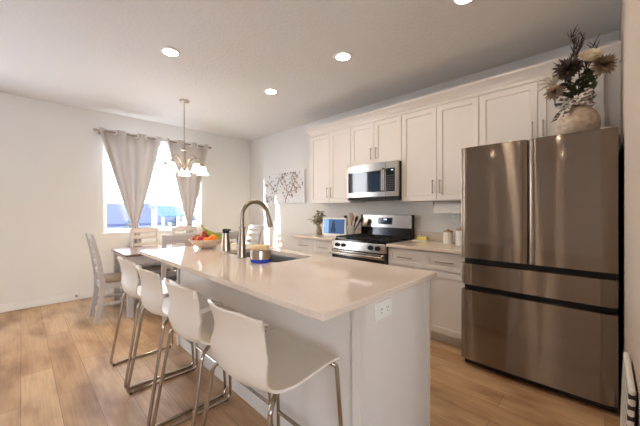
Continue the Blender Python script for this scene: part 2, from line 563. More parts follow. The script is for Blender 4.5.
# sliding patio door, left of the frame
dr = MB()
dr.box(xw0, xw1, DY0, DY0 + t, 0.03, DZ1, 0.004).box(xw0, xw1, DY1 - t, DY1, 0.03, DZ1, 0.004)
dr.box(xw0, xw1, DY0, DY1, DZ1 - t, DZ1, 0.004).box(xw0, xw1, DY0, DY1, 0.0, 0.04, 0.004)
do = struct(dr.build('door_1', M['white_plastic']))
for y0, y1 in ((DY0 + t, -1.80), (-1.80, DY1 - t)):
    q = MB()
    q.box(xw0 + 0.012, xw1 - 0.012, y0, y0 + 0.06, 0.04, DZ1 - t, 0.003).box(xw0 + 0.012, xw1 - 0.012, y1 - 0.06, y1, 0.04, DZ1 - t, 0.003)
    q.box(xw0 + 0.012, xw1 - 0.012, y0 + 0.06, y1 - 0.06, 0.04, 0.14, 0.003).box(xw0 + 0.012, xw1 - 0.012, y0 + 0.06, y1 - 0.06, DZ1 - t - 0.06, DZ1 - t, 0.003)
    po = q.build('door_panel', M['white_plastic'], do)
    MB().box(XL - 0.068, XL - 0.062, y0 + 0.06, y1 - 0.06, 0.14, DZ1 - t - 0.06).build('pane', M['glass'] if y0 > -2 else M['screen_mesh'], po, smooth=False)

# crown moulding along the wall cabinets
def crown(name, x0, x1, y):
    prof = [(0.0, 2.372), (-0.008, 2.372), (-0.008, 2.402), (-0.016, 2.412), (-0.024, 2.43), (-0.042, 2.452), (-0.060, 2.468), (-0.066, 2.474), (-0.066, 2.494), (0.0, 2.494)]
    bm = MB()
    L = []; Rr = []
    for d, z in prof:
        L.append(bm.bm.verts.new((x0 + d, y + d, z))); Rr.append(bm.bm.verts.new((x1, y + d, z)))
    # mitred return on the left end
    B = [bm.bm.verts.new((x0 + d, YB - 0.001, z)) for d, z in prof]
    n = len(prof)
    for i in range(n):
        j = (i + 1) % n
        bm.bm.faces.new((L[i], L[j], Rr[j], Rr[i]))
        bm.bm.faces.new((B[i], B[j], L[j], L[i]))
    bm.bm.faces.new(Rr); bm.bm.faces.new(B)
    return struct(bm.build(name, M['cabinet'], smooth=False))
crown('trim_1', -3.193, 0.083, 3.072)

# ------------------------------------------------------------------ cabinets
def shaker(mb, x0, x1, z0, z1, yf, th=0.02, rail=0.055, dep=0.009, face=-1):
    """door slab facing -Y (face=-1) or +Y (face=1); front plane at yf"""
    bm = mb.bm
    yb = yf - face * th
    e = 0.0015
    v = [bm.verts.new(p) for p in ((x0, yb, z0), (x1, yb, z0), (x1, yb, z1), (x0, yb, z1))]
    s = [bm.verts.new(p) for p in ((x0, yf - face * e, z0), (x1, yf - face * e, z0), (x1, yf - face * e, z1), (x0, yf - face * e, z1))]
    f = [bm.verts.new(p) for p in ((x0 + e, yf, z0 + e), (x1 - e, yf, z0 + e), (x1 - e, yf, z1 - e), (x0 + e, yf, z1 - e))]
    r = min(rail, (x1 - x0) * 0.28, (z1 - z0) * 0.28)
    i = [bm.verts.new(p) for p in ((x0 + r, yf, z0 + r), (x1 - r, yf, z0 + r), (x1 - r, yf, z1 - r), (x0 + r, yf, z1 - r))]
    r2 = r + 0.003
    g = [bm.verts.new(p) for p in ((x0 + r2, yf - face * dep, z0 + r2), (x1 - r2, yf - face * dep, z0 + r2), (x1 - r2, yf - face * dep, z1 - r2), (x0 + r2, yf - face * dep, z1 - r2))]
    for a, b in ((v, s), (s, f), (f, i), (i, g)):
        for k in range(4):
            bm.faces.new((a[k], a[(k + 1) % 4], b[(k + 1) % 4], b[k]))
    bm.faces.new(g); bm.faces.new(v[::-1])
    return mb
def pull(x, z, length, yf, vertical, parent, face=-1):
    mb = MB()
    o = face * 0.028
    h = length / 2
    if vertical:
        mb.box(x - 0.005, x + 0.005, min(yf + o, yf + o - face * 0.008), max(yf + o, yf + o - face * 0.008), z - h, z + h, 0.002)
        for s in (-1, 1): mb.box(x - 0.004, x + 0.004, min(yf, yf + o), max(yf, yf + o), z + s * (h - 0.008) - 0.004, z + s * (h - 0.008) + 0.004)
    else:
        mb.box(x - h, x + h, min(yf + o, yf + o - face * 0.008), max(yf + o, yf + o - face * 0.008), z - 0.005, z + 0.005, 0.002)
        for s in (-1, 1): mb.box(x + s * (h - 0.008) - 0.004, x + s * (h - 0.008) + 0.004, min(yf, yf + o), max(yf, yf + o), z - 0.004, z + 0.004)
    mb.build('handle', M['nickel'], parent)

def wall_cabinet(label, x0, x1, z0, xm, rightgap=0.0):
    cx = (x0 + x1) / 2
    r = thing('wall_cabinet', label, 'cabinet', (cx, YB - 0.002, z0), group=None)
    a, b_ = x0 - cx, x1 - cx
    H = 2.37 - z0
    MB().box(a, b_, -0.310, 0, 0, H, 0.0015).build('body', M['cabinet'], r)
    yf = -0.333
    for (p, q, sgn) in ((a + 0.002, xm - cx - 0.002, 1), (xm - cx + 0.002, b_ - 0.002 - rightgap, -1)):
        d = shaker(MB(), p, q, 0.004, H - 0.004, yf).build('door', M['cabinet'], r, smooth=False)
        hx = (q - 0.035) if sgn > 0 else (p + 0.035)
        pull(hx, 0.13 if H < 0.8 else 0.15, 0.14, yf, True, d)
    return r
wall_cabinet('white wall cabinet at the left end, beside the floral canvas', -3.193, -2.427, 1.372, -2.80)
wall_cabinet('short white wall cabinet directly above the microwave', -2.425, -1.681, 1.845, -2.055)
wall_cabinet('tall white wall cabinet between microwave and refrigerator', -1.679, -0.865, 1.372, -1.272)
wall_cabinet('white wall cabinet above the refrigerator, behind the flower vase', -0.863, 0.083, 1.83, -0.407, rightgap=0.085)

def base_cabinet(label, x0, x1):
    cx = (x0 + x1) / 2
    r = thing('base_cabinet', label, 'cabinet', (cx, YB - 0.002, 0.0))
    a, b_ = x0 - cx, x1 - cx
    MB().box(a, b_, -0.615, 0, 0.105, 0.883, 0.0015).build('body', M['cabinet'], r)
    MB().box(a + 0.002, b_ - 0.002, -0.545, -0.02, 0.0, 0.105).build('toe_kick', M['cabinet'], r, smooth=False)
    yf = -0.638
    for p, q, sgn in ((a + 0.003, -0.002, 1), (0.002, b_ - 0.003, -1)):
        d = shaker(MB(), p, q, 0.70, 0.872, yf, rail=0.045).build('drawer', M['cabinet'], r, smooth=False)
        pull((p + q) / 2, 0.786, 0.16, yf, False, d)
        d = shaker(MB(), p, q, 0.112, 0.694, yf).build('door', M['cabinet'], r, smooth=False)
        pull((q - 0.035) if sgn > 0 else (p + 0.035), 0.60, 0.14, yf, True, d)
base_cabinet('white base cabinet left of the range, under the plant and photo screen', -3.20, -2.432)
base_cabinet('white base cabinet between the range and the refrigerator', -1.670, -0.872)

def worktop(label, x0, x1, lo, ro):
    r = thing('countertop', label, 'countertop', ((x0 + x1) / 2, 3.06, 0.884))
    cx = (x0 + x1) / 2
    MB().box(x0 - lo - cx, x1 + ro - cx, 2.722 - 3.06, YB - 0.001 - 3.06, 0, 0.03, 0.003).build('slab', M['quartz'], r)
    MB().box(x0 - cx, x1 - cx, YB - 0.021 - 3.06, YB - 0.001 - 3.06, 0.0305, 0.13, 0.002).build('backsplash', M['quartz'], r)
worktop('cream quartz countertop run left of the range', -3.20, -2.432, 0.025, 0)
worktop('cream quartz countertop run right of the range, holding the canisters', -1.670, -0.872, 0, 0)

# ------------------------------------------------------------------ refrigerator
fr = thing('refrigerator', 'tall dark stainless french door refrigerator with two drawers', 'refrigerator', (-0.3985, 2.55, 0))
MB().box(-0.452, 0.452, 0.075, 0.80, 0.03, 1.765, 0.004).build('body', M['black_matte'], fr)
MB().box(-0.445, 0.445, 0.055, 0.12, 0.004, 0.055).build('base_grille', M['black_matte'], fr, smooth=False)
def fridge_face(name, x0, x1, z0, z1):
    """slab bowed a little outward, rounded at its upright edges"""
    m = MB()
    n = 20
    top = []; bot = []
    pts = []
    for i in range(n + 1):
        t = i / n
        x = x0 + (x1 - x0) * t
        e = min(t, 1 - t) * (x1 - x0)
        rd = 0.012
        y = 0.0 - 0.006 * (1 - (2 * t - 1) ** 2) + (0.004 * (1 - min(1, e / rd)) ** 2 * 3)
        pts.append((x, y))
    pts += [(x1, 0.068), (x0, 0.068)]
    tv = [m.bm.verts.new((x, y, z1)) for x, y in pts]
    bv = [m.bm.verts.new((x, y, z0)) for x, y in pts]
    k = len(pts)
    for i in range(k):
        j = (i + 1) % k
        m.bm.faces.new((bv[i], bv[j], tv[j], tv[i]))
    m.bm.faces.new(tv); m.bm.faces.new(bv[::-1])
    return m.build(name, M['fridge_steel'], fr, angle=30)
fridge_face('door', -0.457, -0.004, 0.884, 1.785)
fridge_face('door', 0.004, 0.457, 0.884, 1.785)
fridge_face('drawer', -0.457, 0.457, 0.668, 0.838)
fridge_face('drawer', -0.457, 0.457, 0.058, 0.622)
for s in (-1, 1):
    MB().box(s * 0.40 - 0.05, s * 0.40 + 0.05, 0.08, 0.20, 1.7655, 1.785, 0.004).build('hinge_cover', M['black_matte'], fr)

# ------------------------------------------------------------------ microwave
mw = thing('microwave', 'stainless over-the-range microwave hung below the short wall cabinet', 'microwave', (-2.053, 2.99, 1.418))
MB().box(-0.370, 0.370, 0.03, 0.405, 0.0, 0.425, 0.003).build('body', M['black_matte'], mw)
dm = MB().box(-0.371, 0.205, 0, 0.03, 0.016, 0.425, 0.004).build('door', M['steel'], mw)
MB().box(-0.345, 0.150, -0.003, 0.001, 0.075, 0.330, 0.001).build('door_window', M['oven_glass'], dm)
MB().tube(fillet([(0.178, 0, 0.08), (0.178, -0.035, 0.08), (0.178, -0.035, 0.345), (0.178, 0, 0.345)], 0.03), 0.009).build('handle', M['chrome'], dm)
cp = MB().box(0.207, 0.371, 0, 0.03, 0.016, 0.425, 0.004).build('control_panel', M['steel'], mw)
pn = MB().box(0.215, 0.330, -0.003, 0.001, 0.075, 0.345, 0.001).build('keypad', M['black'], cp)
kb = MB()
for i in range(7):
    for j in range(3):
        kb.box(0.228 + j * 0.032, 0.250 + j * 0.032, -0.0045, -0.003, 0.095 + i * 0.026, 0.106 + i * 0.026)
kb.build('button_print', M['button'], pn, smooth=False)
MB().box(0.285, 0.312, -0.0045, -0.003, 0.316, 0.326).build('clock', M['glyph'], pn, smooth=False)
MB().box(-0.370, 0.370, 0.005, 0.40, -0.018, -0.0005, 0.003).build('vent_base', M['black_matte'], mw)

# ------------------------------------------------------------------ range
rg = thing('gas_range', 'stainless gas range with black grates between the base cabinets', 'range', (-2.051, 2.70, 0))
MB().box(-0.373, 0.373, 0.03, 0.66, 0.06, 0.895, 0.003).build('body', M['black_matte'], rg)
for sx in (-1, 1):
    for yy in (0.10, 0.60): MB().cyl((sx * 0.33, yy, 0.0), (sx * 0.33, yy, 0.062), 0.015, 10).build('foot', M['black_matte'], rg)
MB().hexa([(-0.375, -0.005, 0.805), (0.375, -0.005, 0.805), (0.375, 0.06, 0.805), (-0.375, 0.06, 0.805), (-0.375, 0.01, 0.905), (0.375, 0.01, 0.905), (0.375, 0.06, 0.905), (-0.375, 0.06, 0.905)], 0.004).build('control_panel', M['steel'], rg)
for kx in (-0.285, -0.195, 0.195, 0.285):
    k = MB().lathe([(0, 0), (0.026, 0), (0.024, 0.018), (0.021, 0.03), (0, 0.031)], 20, (kx, 0.004, 0.855), Matrix.Rotation(R(83), 3, 'X'))
    k.box(kx - 0.004, kx + 0.004, -0.034, -0.022, 0.838, 0.874, 0.001)
    k.build('knob', M['black_matte'], rg)
MB().box(-0.374, 0.374, 0.055, 0.60, 0.895, 0.921, 0.004).build('cooktop', M['black'], rg)
for cx in (-0.25, 0.0, 0.25):
    g = MB()
    x0, x1, y0, y1 = cx - 0.118, cx + 0.118, 0.075, 0.58
    for yy in (y0, y1, (y0 + y1) / 2): g.box(x0, x1, yy - 0.006, yy + 0.006, 0.937, 0.951, 0.002)
    for xx in (x0 + 0.006, x1 - 0.006, cx): g.box(xx - 0.006, xx + 0.006, y0, y1, 0.937, 0.951, 0.002)
    for xx in (x0 + 0.006, x1 - 0.006):
        for yy in (y0, y1): g.box(xx - 0.006, xx + 0.006, yy - 0.006, yy + 0.006, 0.919, 0.940)
    for yy in (0.2, 0.455):
        g.box(cx - 0.06, cx + 0.06, yy - 0.005, yy + 0.005, 0.937, 0.951, 0.002)
    g.build('grate', M['iron'], rg)
    for yy in (0.2, 0.455):
        MB().lathe([(0, 0.921), (0.045, 0.921), (0.045, 0.930), (0.034, 0.932), (0.034, 0.938), (0, 0.940)], 20, (cx, yy, 0)).build('burner', M['iron'], rg)
bg = MB().hexa([(-0.373, 0.60, 0.895), (0.373, 0.60, 0.895), (0.373, 0.675, 0.895), (-0.373, 0.675, 0.895), (-0.373, 0.625, 1.045), (0.373, 0.625, 1.045), (0.373, 0.675, 1.045), (-0.373, 0.675, 1.045)]).build('riser', M['black'], rg, smooth=False)
gd = MB().hexa([(-0.373, 0.605, 1.045), (0.373, 0.605, 1.045), (0.373, 0.675, 1.045), (-0.373, 0.675, 1.045), (-0.373, 0.628, 1.215), (0.373, 0.628, 1.215), (0.373, 0.675, 1.215), (-0.373, 0.675, 1.215)], 0.006).build('backguard', M['steel'], rg)
for s in (-1, 1): MB().box(min(s * 0.373, s * 0.377), max(s * 0.373, s * 0.377), 0.607, 0.676, 0.895, 1.213, 0.002).build('end_cap', M['black_matte'], rg)
dd = MB().hexa([(-0.105, 0.6055, 1.09), (0.105, 0.6055, 1.09), (0.105, 0.62, 1.09), (-0.105, 0.62, 1.09), (-0.105, 0.6165, 1.175), (0.105, 0.6165, 1.175), (0.105, 0.63, 1.175), (-0.105, 0.63, 1.175)], 0.002).build('display', M['display'], gd)
MB().hexa([(-0.02, 0.6115, 1.145), (0.025, 0.6115, 1.145), (0.025, 0.62, 1.145), (-0.02, 0.62, 1.145), (-0.02, 0.6134, 1.160), (0.025, 0.6134, 1.160), (0.025, 0.62, 1.160), (-0.02, 0.62, 1.160)]).build('clock', M['glyph'], dd, smooth=False)
od = MB().box(-0.373, 0.373, -0.004, 0.028, 0.24, 0.798, 0.004).build('oven_door', M['black'], rg)
MB().box(-0.373, 0.373, -0.010, -0.0035, 0.735, 0.792, 0.002).build('door_rail', M['steel'], od)
h = MB().cyl((-0.365, -0.052, 0.765), (0.365, -0.052, 0.765), 0.014, 14)
for s in (-1, 1): h.box(s * 0.34 - 0.012, s * 0.34 + 0.012, -0.052, -0.008, 0.755, 0.775, 0.003)
h.build('handle', M['steel'], od)
MB().box(-0.373, 0.373, -0.002, 0.028, 0.065, 0.232, 0.004).build('drawer', M['steel'], rg)

# ------------------------------------------------------------------ island
IX0, IX1, IY0, IY1 = -2.93, -0.70, 0.735, 1.69
isl = thing('kitchen_island', 'cream panelled kitchen island carrying the quartz worktop and sink', 'island', (-1.80, 1.35, 0))
def I(x, y): return x + 1.80, y - 1.35
bx0, by0 = I(-2.87, 1.045); bx1, by1 = I(-0.752, 1.635)
# hollow carcass so the sink bowl hangs free inside it
c = MB()
c.box(bx0, bx1, by0 + 0.02, by0 + 0.04, 0.0, 0.883)
c.box(bx0, bx1, by1 - 0.02, by1, 0.10, 0.883)
c.box(bx0, bx0 + 0.02, by0 + 0.04, by1 - 0.02, 0, 0.883)
c.box(bx1 - 0.02, bx1, by0 + 0.04, by1 - 0.02, 0, 0.883)
c.box(bx0 + 0.02, bx1 - 0.02, by0 + 0.04, by1 - 0.02, 0.10, 0.12)
c.box(bx0 + 0.02, bx1 - 0.02, by1 - 0.085, by1 - 0.07, 0, 0.10)
c.build('carcass', M['island'], isl, smooth=False)
MB().box(bx0 + 0.02, bx1 + 0.001, by0, by0 + 0.019, 0.002, 0.882, 0.001).build('front_panel', M['island'], isl)
ex0, ey0 = I(-0.750, 1.028); ex1, ey1 = I(-0.730, 1.652)
MB().box(ex0, ex1, ey0, ey1, 0.002, 0.882, 0.0015).build('end_panel', M['island'], isl)
MB().box(ex0 - 0.055, ex0 - 0.0005, ey0, ey0 + 0.017, 0.002, 0.882, 0.0015).build('corner_trim', M['island'], isl)
MB().box(ex1 + 0.0005, ex1 + 0.008, ey1 - 0.03, ey1, 0.002, 0.882, 0.0015).build('end_trim', M['island'], isl)
MB().box(bx0 - 0.021, bx0 - 0.001, ey0, ey1, 0.002, 0.882, 0.0015).build('end_panel', M['island'], isl)
nd = 5
for k in range(nd):
    x0 = bx0 + (bx1 - bx0) * k / nd + 0.003; x1 = bx0 + (bx1 - bx0) * (k + 1) / nd - 0.003
    d = shaker(MB(), x0, x1, 0.112, 0.872, by1 + 0.020, face=1).build('door', M['island'], isl, smooth=False)
    pull(x1 - 0.035 if k % 2 == 0 else x0 + 0.035, 0.75, 0.14, by1 + 0.020, True, d, face=1)

def rounded_rect(x0, x1, y0, y1, r, n=5):
    p = []
    for cx, cy, a in ((x1 - r, y1 - r, 0), (x0 + r, y1 - r, 90), (x0 + r, y0 + r, 180), (x1 - r, y0 + r, 270)):
        for i in range(n + 1):
            q = R(a + 90.0 * i / n)
            p.append((cx + r * math.cos(q), cy + r * math.sin(q)))
    return p
SX0, SX1, SY0, SY1 = -2.38, -1.615, 1.215, 1.575
def holed_slab(name, label, x0, x1, y0, y1, z0, z1, hole):
    m = MB(); bm = m.bm
    e = 0.003
    def ring(pts, z): return [bm.verts.new((x, y, z)) for x, y in pts]
    def outer(i): return [(x1 - i, y1 - i), (x0 + i, y1 - i), (x0 + i, y0 + i), (x1 - i, y0 + i)]
    n = len(hole) // 4
    T = ring(outer(e), z1); S = ring(outer(0), z1 - e); U = ring(outer(0), z0 + e); B = ring(outer(e), z0)
    for a, b in ((T, S), (S, U), (U, B)):
        for k in range(4): bm.faces.new((a[k], a[(k + 1) % 4], b[(k + 1) % 4], b[k]))
    for z, O in ((z1, T), (z0, B)):
        h = ring(hole, z)
        if z == z1: ht = h
        else: hb = h
        for k in range(4):
            seg = [h[(k * n + i) % len(h)] for i in range(n)]
            # corner fan plus the side strip to the next corner
            nxt = h[((k + 1) * n) % len(h)]
            for i in range(n - 1): bm.faces.new((O[k], seg[i], seg[i + 1]))
            bm.faces.new((O[k], seg[-1], nxt, O[(k + 1) % 4]))
    L = len(hole)
    for i in range(L):
        j = (i + 1) % L
        bm.faces.new((ht[i], ht[j], hb[j], hb[i]))
    return tag(m.build(name, M['quartz']), label, 'countertop')
holed_slab('island_countertop', 'large glossy cream quartz worktop on the island with sink cutout', IX0, IX1, IY0, IY1, 0.884, 0.914, rounded_rect(SX0, SX1, SY0, SY1, 0.04))
sk = thing('undermount_sink', 'stainless undermount sink set into the island worktop', 'sink', ((SX0 + SX1) / 2, (SY0 + SY1) / 2, 0.68))
m = MB()
loops = []
hx, hy = (SX1 - SX0) / 2, (SY1 - SY0) / 2
for off, z in ((0.018, 0.2035), (-0.004, 0.2035), (-0.006, 0.19), (-0.012, 0.03), (-0.03, 0.006), (-0.06, 0.0)):
    loops.append([m.bm.verts.new((x, y, z)) for x, y in rounded_rect(-hx - off, hx + off, -hy - off, hy + off, 0.05)])
for a, b in zip(loops, loops[1:]):
    for i in range(len(a)): m.bm.faces.new((a[i], a[(i + 1) % len(a)], b[(i + 1) % len(b)], b[i]))
m.bm.faces.new(loops[-1])
m.build('bowl', M['sink'], sk)
MB().lathe([(0.0, 0.003), (0.02, 0.003), (0.04, 0.006), (0.044, 0.001)], 20, (0, 0.05, 0)).build('drain', M['chrome'], sk)

# wall plate on the island end
def outlet(label, loc, rz, slots=True):
    o = thing('wall_outlet', label, 'outlet', loc, rz)
    n = 1
    MB().box(-0.060, 0.060, -0.006, 0, -0.038, 0.038, 0.002).build('cover_plate', M['white_plastic'], o) if False else None
    return o
isock = thing('electrical_outlet', 'white duplex outlet plate on the island end panel', 'outlet', (-0.7295, 1.162, 0.782), R(90))
MB().box(-0.066, 0.066, -0.006, 0, -0.001, 0.079, 0.002).build('cover_plate', M['white_plastic'], isock)
for s in (-0.024, 0.024):
    q = MB().lathe([(0, 0.0085), (0.0165, 0.0085), (0.0165, 0.004)], 20, (s, -0.0005, 0.039), Matrix.Rotation(R(90), 3, 'X'))
    rc = q.build('receptacle', M['white_plastic'], isock)
    sl = MB()
    for dx in (-0.006, 0.006): sl.box(s + dx - 0.0012, s + dx + 0.0012, -0.0098, -0.0085, 0.040, 0.049)
    sl.box(s - 0.002, s + 0.002, -0.0098, -0.0085, 0.027, 0.032)
    sl.build('slots', M['dark_hole'], rc, smooth=False)
ws = thing('electrical_outlet', 'white outlet plate on the back wall below the paper towels', 'outlet', (-1.195, YB - 0.0005, 1.14))
MB().box(-0.036, 0.036, -0.006, 0, 0, 0.115, 0.002).build('cover_plate', M['white_plastic'], ws)
for zz in (0.035, 0.080):
    rc = MB().box(-0.016, 0.016, -0.0085, -0.006, zz - 0.015, zz + 0.015, 0.001).build('receptacle', M['white_plastic'], ws)
    sl = MB()
    for dx in (-0.006, 0.006): sl.box(dx - 0.0012, dx + 0.0012, -0.0098, -0.0085, zz, zz + 0.009)
    sl.build('slots', M['dark_hole'], rc, smooth=False)

# ------------------------------------------------------------------ faucet, dispenser, scrubber, fruit
fc = thing('kitchen_faucet', 'tall gooseneck pull-down faucet in satin nickel beside the sink', 'faucet', (-1.96, 1.165, 0.9145))
MB().lathe([(0, 0), (0.036, 0), (0.037, 0.004), (0.034, 0.010), (0.030, 0.06), (0.024, 0.13), (0.022, 0.20), (0.023, 0.222), (0.027, 0.224), (0.027, 0.232), (0.020, 0.234), (0, 0.234)], 24).build('body', M['faucet'], fc)
pts = [(0, 0, 0.23), (0, 0, 0.30)] + arc_pts((0, 0.118, 0.308), 0.118, PI, 0.16, 18, (0, 1, 0), (0, 0, 1))
MB().tube(pts, 0.0155, 14).build('spout', M['faucet'], fc)
e0 = pts[-1]; dv = (pts[-1] - pts[-2]).normalized()
sh = MB().tube([e0 - dv * 0.002, e0 + dv * 0.01, e0 + dv * 0.05, e0 + dv * 0.10, e0 + dv * 0.106], [0.0165, 0.0175, 0.020, 0.024, 0.020], 16).build('spray_head', M['faucet'], fc)
MB().box(-0.006, 0.006, e0.y + 0.012, e0.y + 0.026, e0.z - 0.055, e0.z - 0.02, 0.003).build('spray_button', M['black_matte'], sh)
hd = MB().cyl((-0.02, 0.0, 0.085), (-0.058, 0.0, 0.085), 0.017, 16)
hd.tube([(-0.052, 0, 0.085), (-0.070, 0.0, 0.13), (-0.078, 0.0, 0.17)], [0.008, 0.007, 0.006], 10)
hd.build('lever', M['faucet'], fc)
sd = thing('soap_dispenser', 'stainless soap dispenser with black pump head on the island', 'soap dispenser', (-2.225, 1.175, 0.9145))
MB().lathe([(0, 0), (0.036, 0), (0.037, 0.004), (0.037, 0.026), (0, 0.026)], 24).build('clear_base', M['clear'], sd)
MB().lathe([(0, 0.0265), (0.038, 0.0265), (0.038, 0.04), (0.034, 0.09), (0.028, 0.15), (0.025, 0.172), (0, 0.172)], 24).build('body', M['nickel'], sd)
pm = MB().lathe([(0, 0.1725), (0.027, 0.1725), (0.028, 0.18), (0.028, 0.200), (0.025, 0.206), (0, 0.207)], 24)
pm.box(0, 0.062, -0.012, 0.012, 0.192, 0.206, 0.003)
pm.build('pump_head', M['black_matte'], sd)
sc = thing('soap_scrubber_caddy', 'round steel scrubber holder with blue base beside faucet', 'dish scrubber', (-1.715, 1.165, 0.9145))
MB().lathe([(0, 0), (0.060, 0), (0.068, 0.005), (0.069, 0.024), (0, 0.024)], 32).build('base', M['blue'], sc)
MB().lathe([(0, 0.0245), (0.071, 0.0245), (0.0725, 0.028), (0.0725, 0.082), (0.070, 0.085), (0.062, 0.085), (0.060, 0.078), (0, 0.078)], 32).build('holder', M['nickel'], sc)
sp = MB().box(-0.060, 0.060, -0.035, 0.035, 0.0, 0.036, 0.010, 3).build('sponge', M['sponge'], None)
sp.location = (-1.723, 1.168, 0.9955); sp.rotation_euler = (R(0), R(-2), R(30))
tag(sp, 'tan sponge lying on the round steel scrubber holder', 'sponge')

bw = thing('fruit_bowl', 'wide cream speckled bowl of fruit on the island worktop', 'bowl', (-2.69, 1.23, 0.9145))
wav = lambda a, z: 1 + 0.03 * math.sin(5 * a + 0.7) * max(0, z) / 0.09
MB().lathe([(0, 0), (0.055, 0), (0.062, 0.006), (0.10, 0.024), (0.138, 0.052), (0.160, 0.086), (0.157, 0.089), (0.150, 0.085), (0.128, 0.054), (0.09, 0.028), (0, 0.018)], 40, jitter=wav).build('bowl', M['bowl'], bw)
def apple(label, x, y, z, tilt):
    o = thing('apple', label, 'apple', (x, y, z), 0, None)
    o.rotation_euler = tilt
    prof = [(0, 0.006), (0.012, 0.001), (0.024, 0.004), (0.038, 0.022), (0.041, 0.042), (0.036, 0.060), (0.022, 0.071), (0.010, 0.068), (0, 0.060)]
    MB().lathe(prof, 22).build('flesh', M['apple'], o)
    MB().tube([(0, 0, 0.058), (0.001, 0, 0.072), (0.005, 0, 0.082)], 0.0018, 6).build('stalk', M['stem'], o)
apple('red and yellow apple at the left edge of the fruit bowl', -2.785, 1.185, 0.966, (0.2, -0.25, 0.4))
apple('red apple at the front middle of the fruit bowl', -2.685, 1.165, 0.957, (0.15, 0.1, 1.8))
apple('red apple perched on top of the other apples', -2.715, 1.232, 1.008, (-0.15, 0.15, 3.0))
def orange(label, x, y, z, r):
    o = thing('orange', label, 'orange', (x, y, z))
    MB().ball((0, 0, r), r, (1, 1, 0.96), 20).build('peel', M['orange'], o)
    MB().lathe([(0, 2 * r * 0.985), (0.003, 2 * r * 0.98), (0.004, 2 * r * 0.965)], 8).build('navel', M['stem'], o)
orange('larger orange behind the front apple in the bowl', -2.632, 1.262, 0.975, 0.036)
orange('small orange at the right edge of the fruit bowl', -2.600, 1.185, 0.966, 0.031)
bn = thing('banana_bunch', 'bunch of greenish bananas along the back of the fruit bowl', 'bananas', (-2.675, 1.275, 0.965), R(62))
for k, (dy, lift) in enumerate(((0.0, 0.10), (0.024, 0.095), (-0.022, 0.085))):
    P = []; rad = []
    for i in range(13):
        t = i / 12
        x = -0.085 + 0.22 * t
        z = 0.115 * (1 - t) ** 1.6 + 0.030 + 0.032 * t ** 3 * 1.6 - 0.01 * k
        P.append((x, dy * (0.3 + 0.9 * math.sin(PI * t * 0.85)) , z)); rad.append(0.0045 + 0.0135 * math.sin(PI * min(1, max(0, (t - 0.12) / 0.86))) ** 0.6)
    rad[-1] = 0.005
    MB().tube(P, rad, 10).build('banana', M['banana'], bn)
MB().tube([(-0.085, 0, 0.137), (-0.093, 0, 0.155), (-0.097, 0, 0.168)], [0.012, 0.011, 0.009], 10).build('stem', M['banana'], bn)

# ------------------------------------------------------------------ bar stools
def make_stool():
    r = thing('bar_stool', 'cream plastic bar stool nearest the camera at the island corner', 'bar stool', (0, 0, 0), 0, 'bar stools along the island')
    prof = [(0.224, 0.592, 0.200), (0.231, 0.606, 0.208), (0.224, 0.622, 0.214), (0.198, 0.632, 0.217), (0.13, 0.634, 0.218), (0.05, 0.626, 0.217), (-0.02, 0.617, 0.214), (-0.08, 0.612, 0.209),
            (-0.140, 0.616, 0.205), (-0.178, 0.640, 0.202), (-0.194, 0.690, 0.200), (-0.197, 0.740, 0.192), (-0.197, 0.785, 0.181), (-0.203, 0.828, 0.181), (-0.213, 0.868, 0.188), (-0.224, 0.900, 0.188), (-0.231, 0.910, 0.175)]
    n = len(prof) - 1
    def f(u, v):
        q = u * n
        i = min(int(q), n - 1); t = q - i
        def cat(k):
            p0 = prof[max(i - 1, 0)][k]; p1 = prof[i][k]; p2 = prof[i + 1][k]; p3 = prof[min(i + 2, n)][k]
            return 0.5 * ((2 * p1) + (-p0 + p2) * t + (2 * p0 - 5 * p1 + 4 * p2 - p3) * t * t + (-p0 + 3 * p1 - 3 * p2 + p3) * t ** 3)
        y, z, hw = cat(0), cat(1), cat(2)
        s = 2 * v - 1
        x = hw * s
        back = max(0.0, min(1.0, (q - 7.0) / 4.0))
        y += back * 0.050 * s * s
        z += 0.018 * math.exp(-((q - 8.6) / 1.6) ** 2) * s * s
        x *= 1 - 0.02 * math.exp(-((q - 8.6) / 1.2) ** 2)
        z += (1 - back) * 0.006 * s * s
        if q > n - 1.3:
            z -= 0.022 * abs(s) ** 5
        return (x, y, z)
    MB().surf(f, 48, 14, 0.010).build('seat_shell', M['shell'], r, angle=60)
    for s in (-1, 1):
        front = [(s * 0.10, 0.15, 0.606), (s * 0.19, 0.195, 0.606), (s * 0.205, 0.208, 0.592), (s * 0.235, 0.238, 0.011)]
        rear = [(s * 0.235, -0.245, 0.011), (s * 0.208, -0.150, 0.585), (s * 0.185, -0.115, 0.601), (s * 0.09, -0.02, 0.601)]
        pts = fillet(front[:3] + [(s * 0.235, 0.238, 0.011)] + rear, 0.045, 6)
        MB().tube(pts, 0.0095, 12).build('leg_frame', M['chrome'], r)
    MB().tube([(-0.228, 0.230, 0.18), (0.228, 0.230, 0.18)], 0.0095, 12).build('footrest', M['chrome'], r)
    MB().tube([(-0.15, -0.075, 0.594), (0.15, -0.075, 0.594)], 0.008, 10).build('crossbar', M['chrome'], r)
    for s in (-1, 1):
        for yy in (-0.22, 0.21):
            MB().lathe([(0, 0), (0.009, 0), (0.011, 0.004), (0, 0.008)], 10, (s * 0.235, yy, 0.0)).build('foot_pad', M['black_matte'], r)
    return r
stool = make_stool()
stool.location = (-1.040, 0.752, 0)
stool.rotation_euler = (0, 0, R(1))
for x, lab in ((-1.575, 'cream plastic bar stool second from the camera along the island'), (-2.11, 'cream plastic bar stool third from the camera along the island'), (-2.645, 'cream plastic bar stool farthest from the camera, nearest the dining table')):
    dup(stool, (x, 0.752, 0), 0, lab)

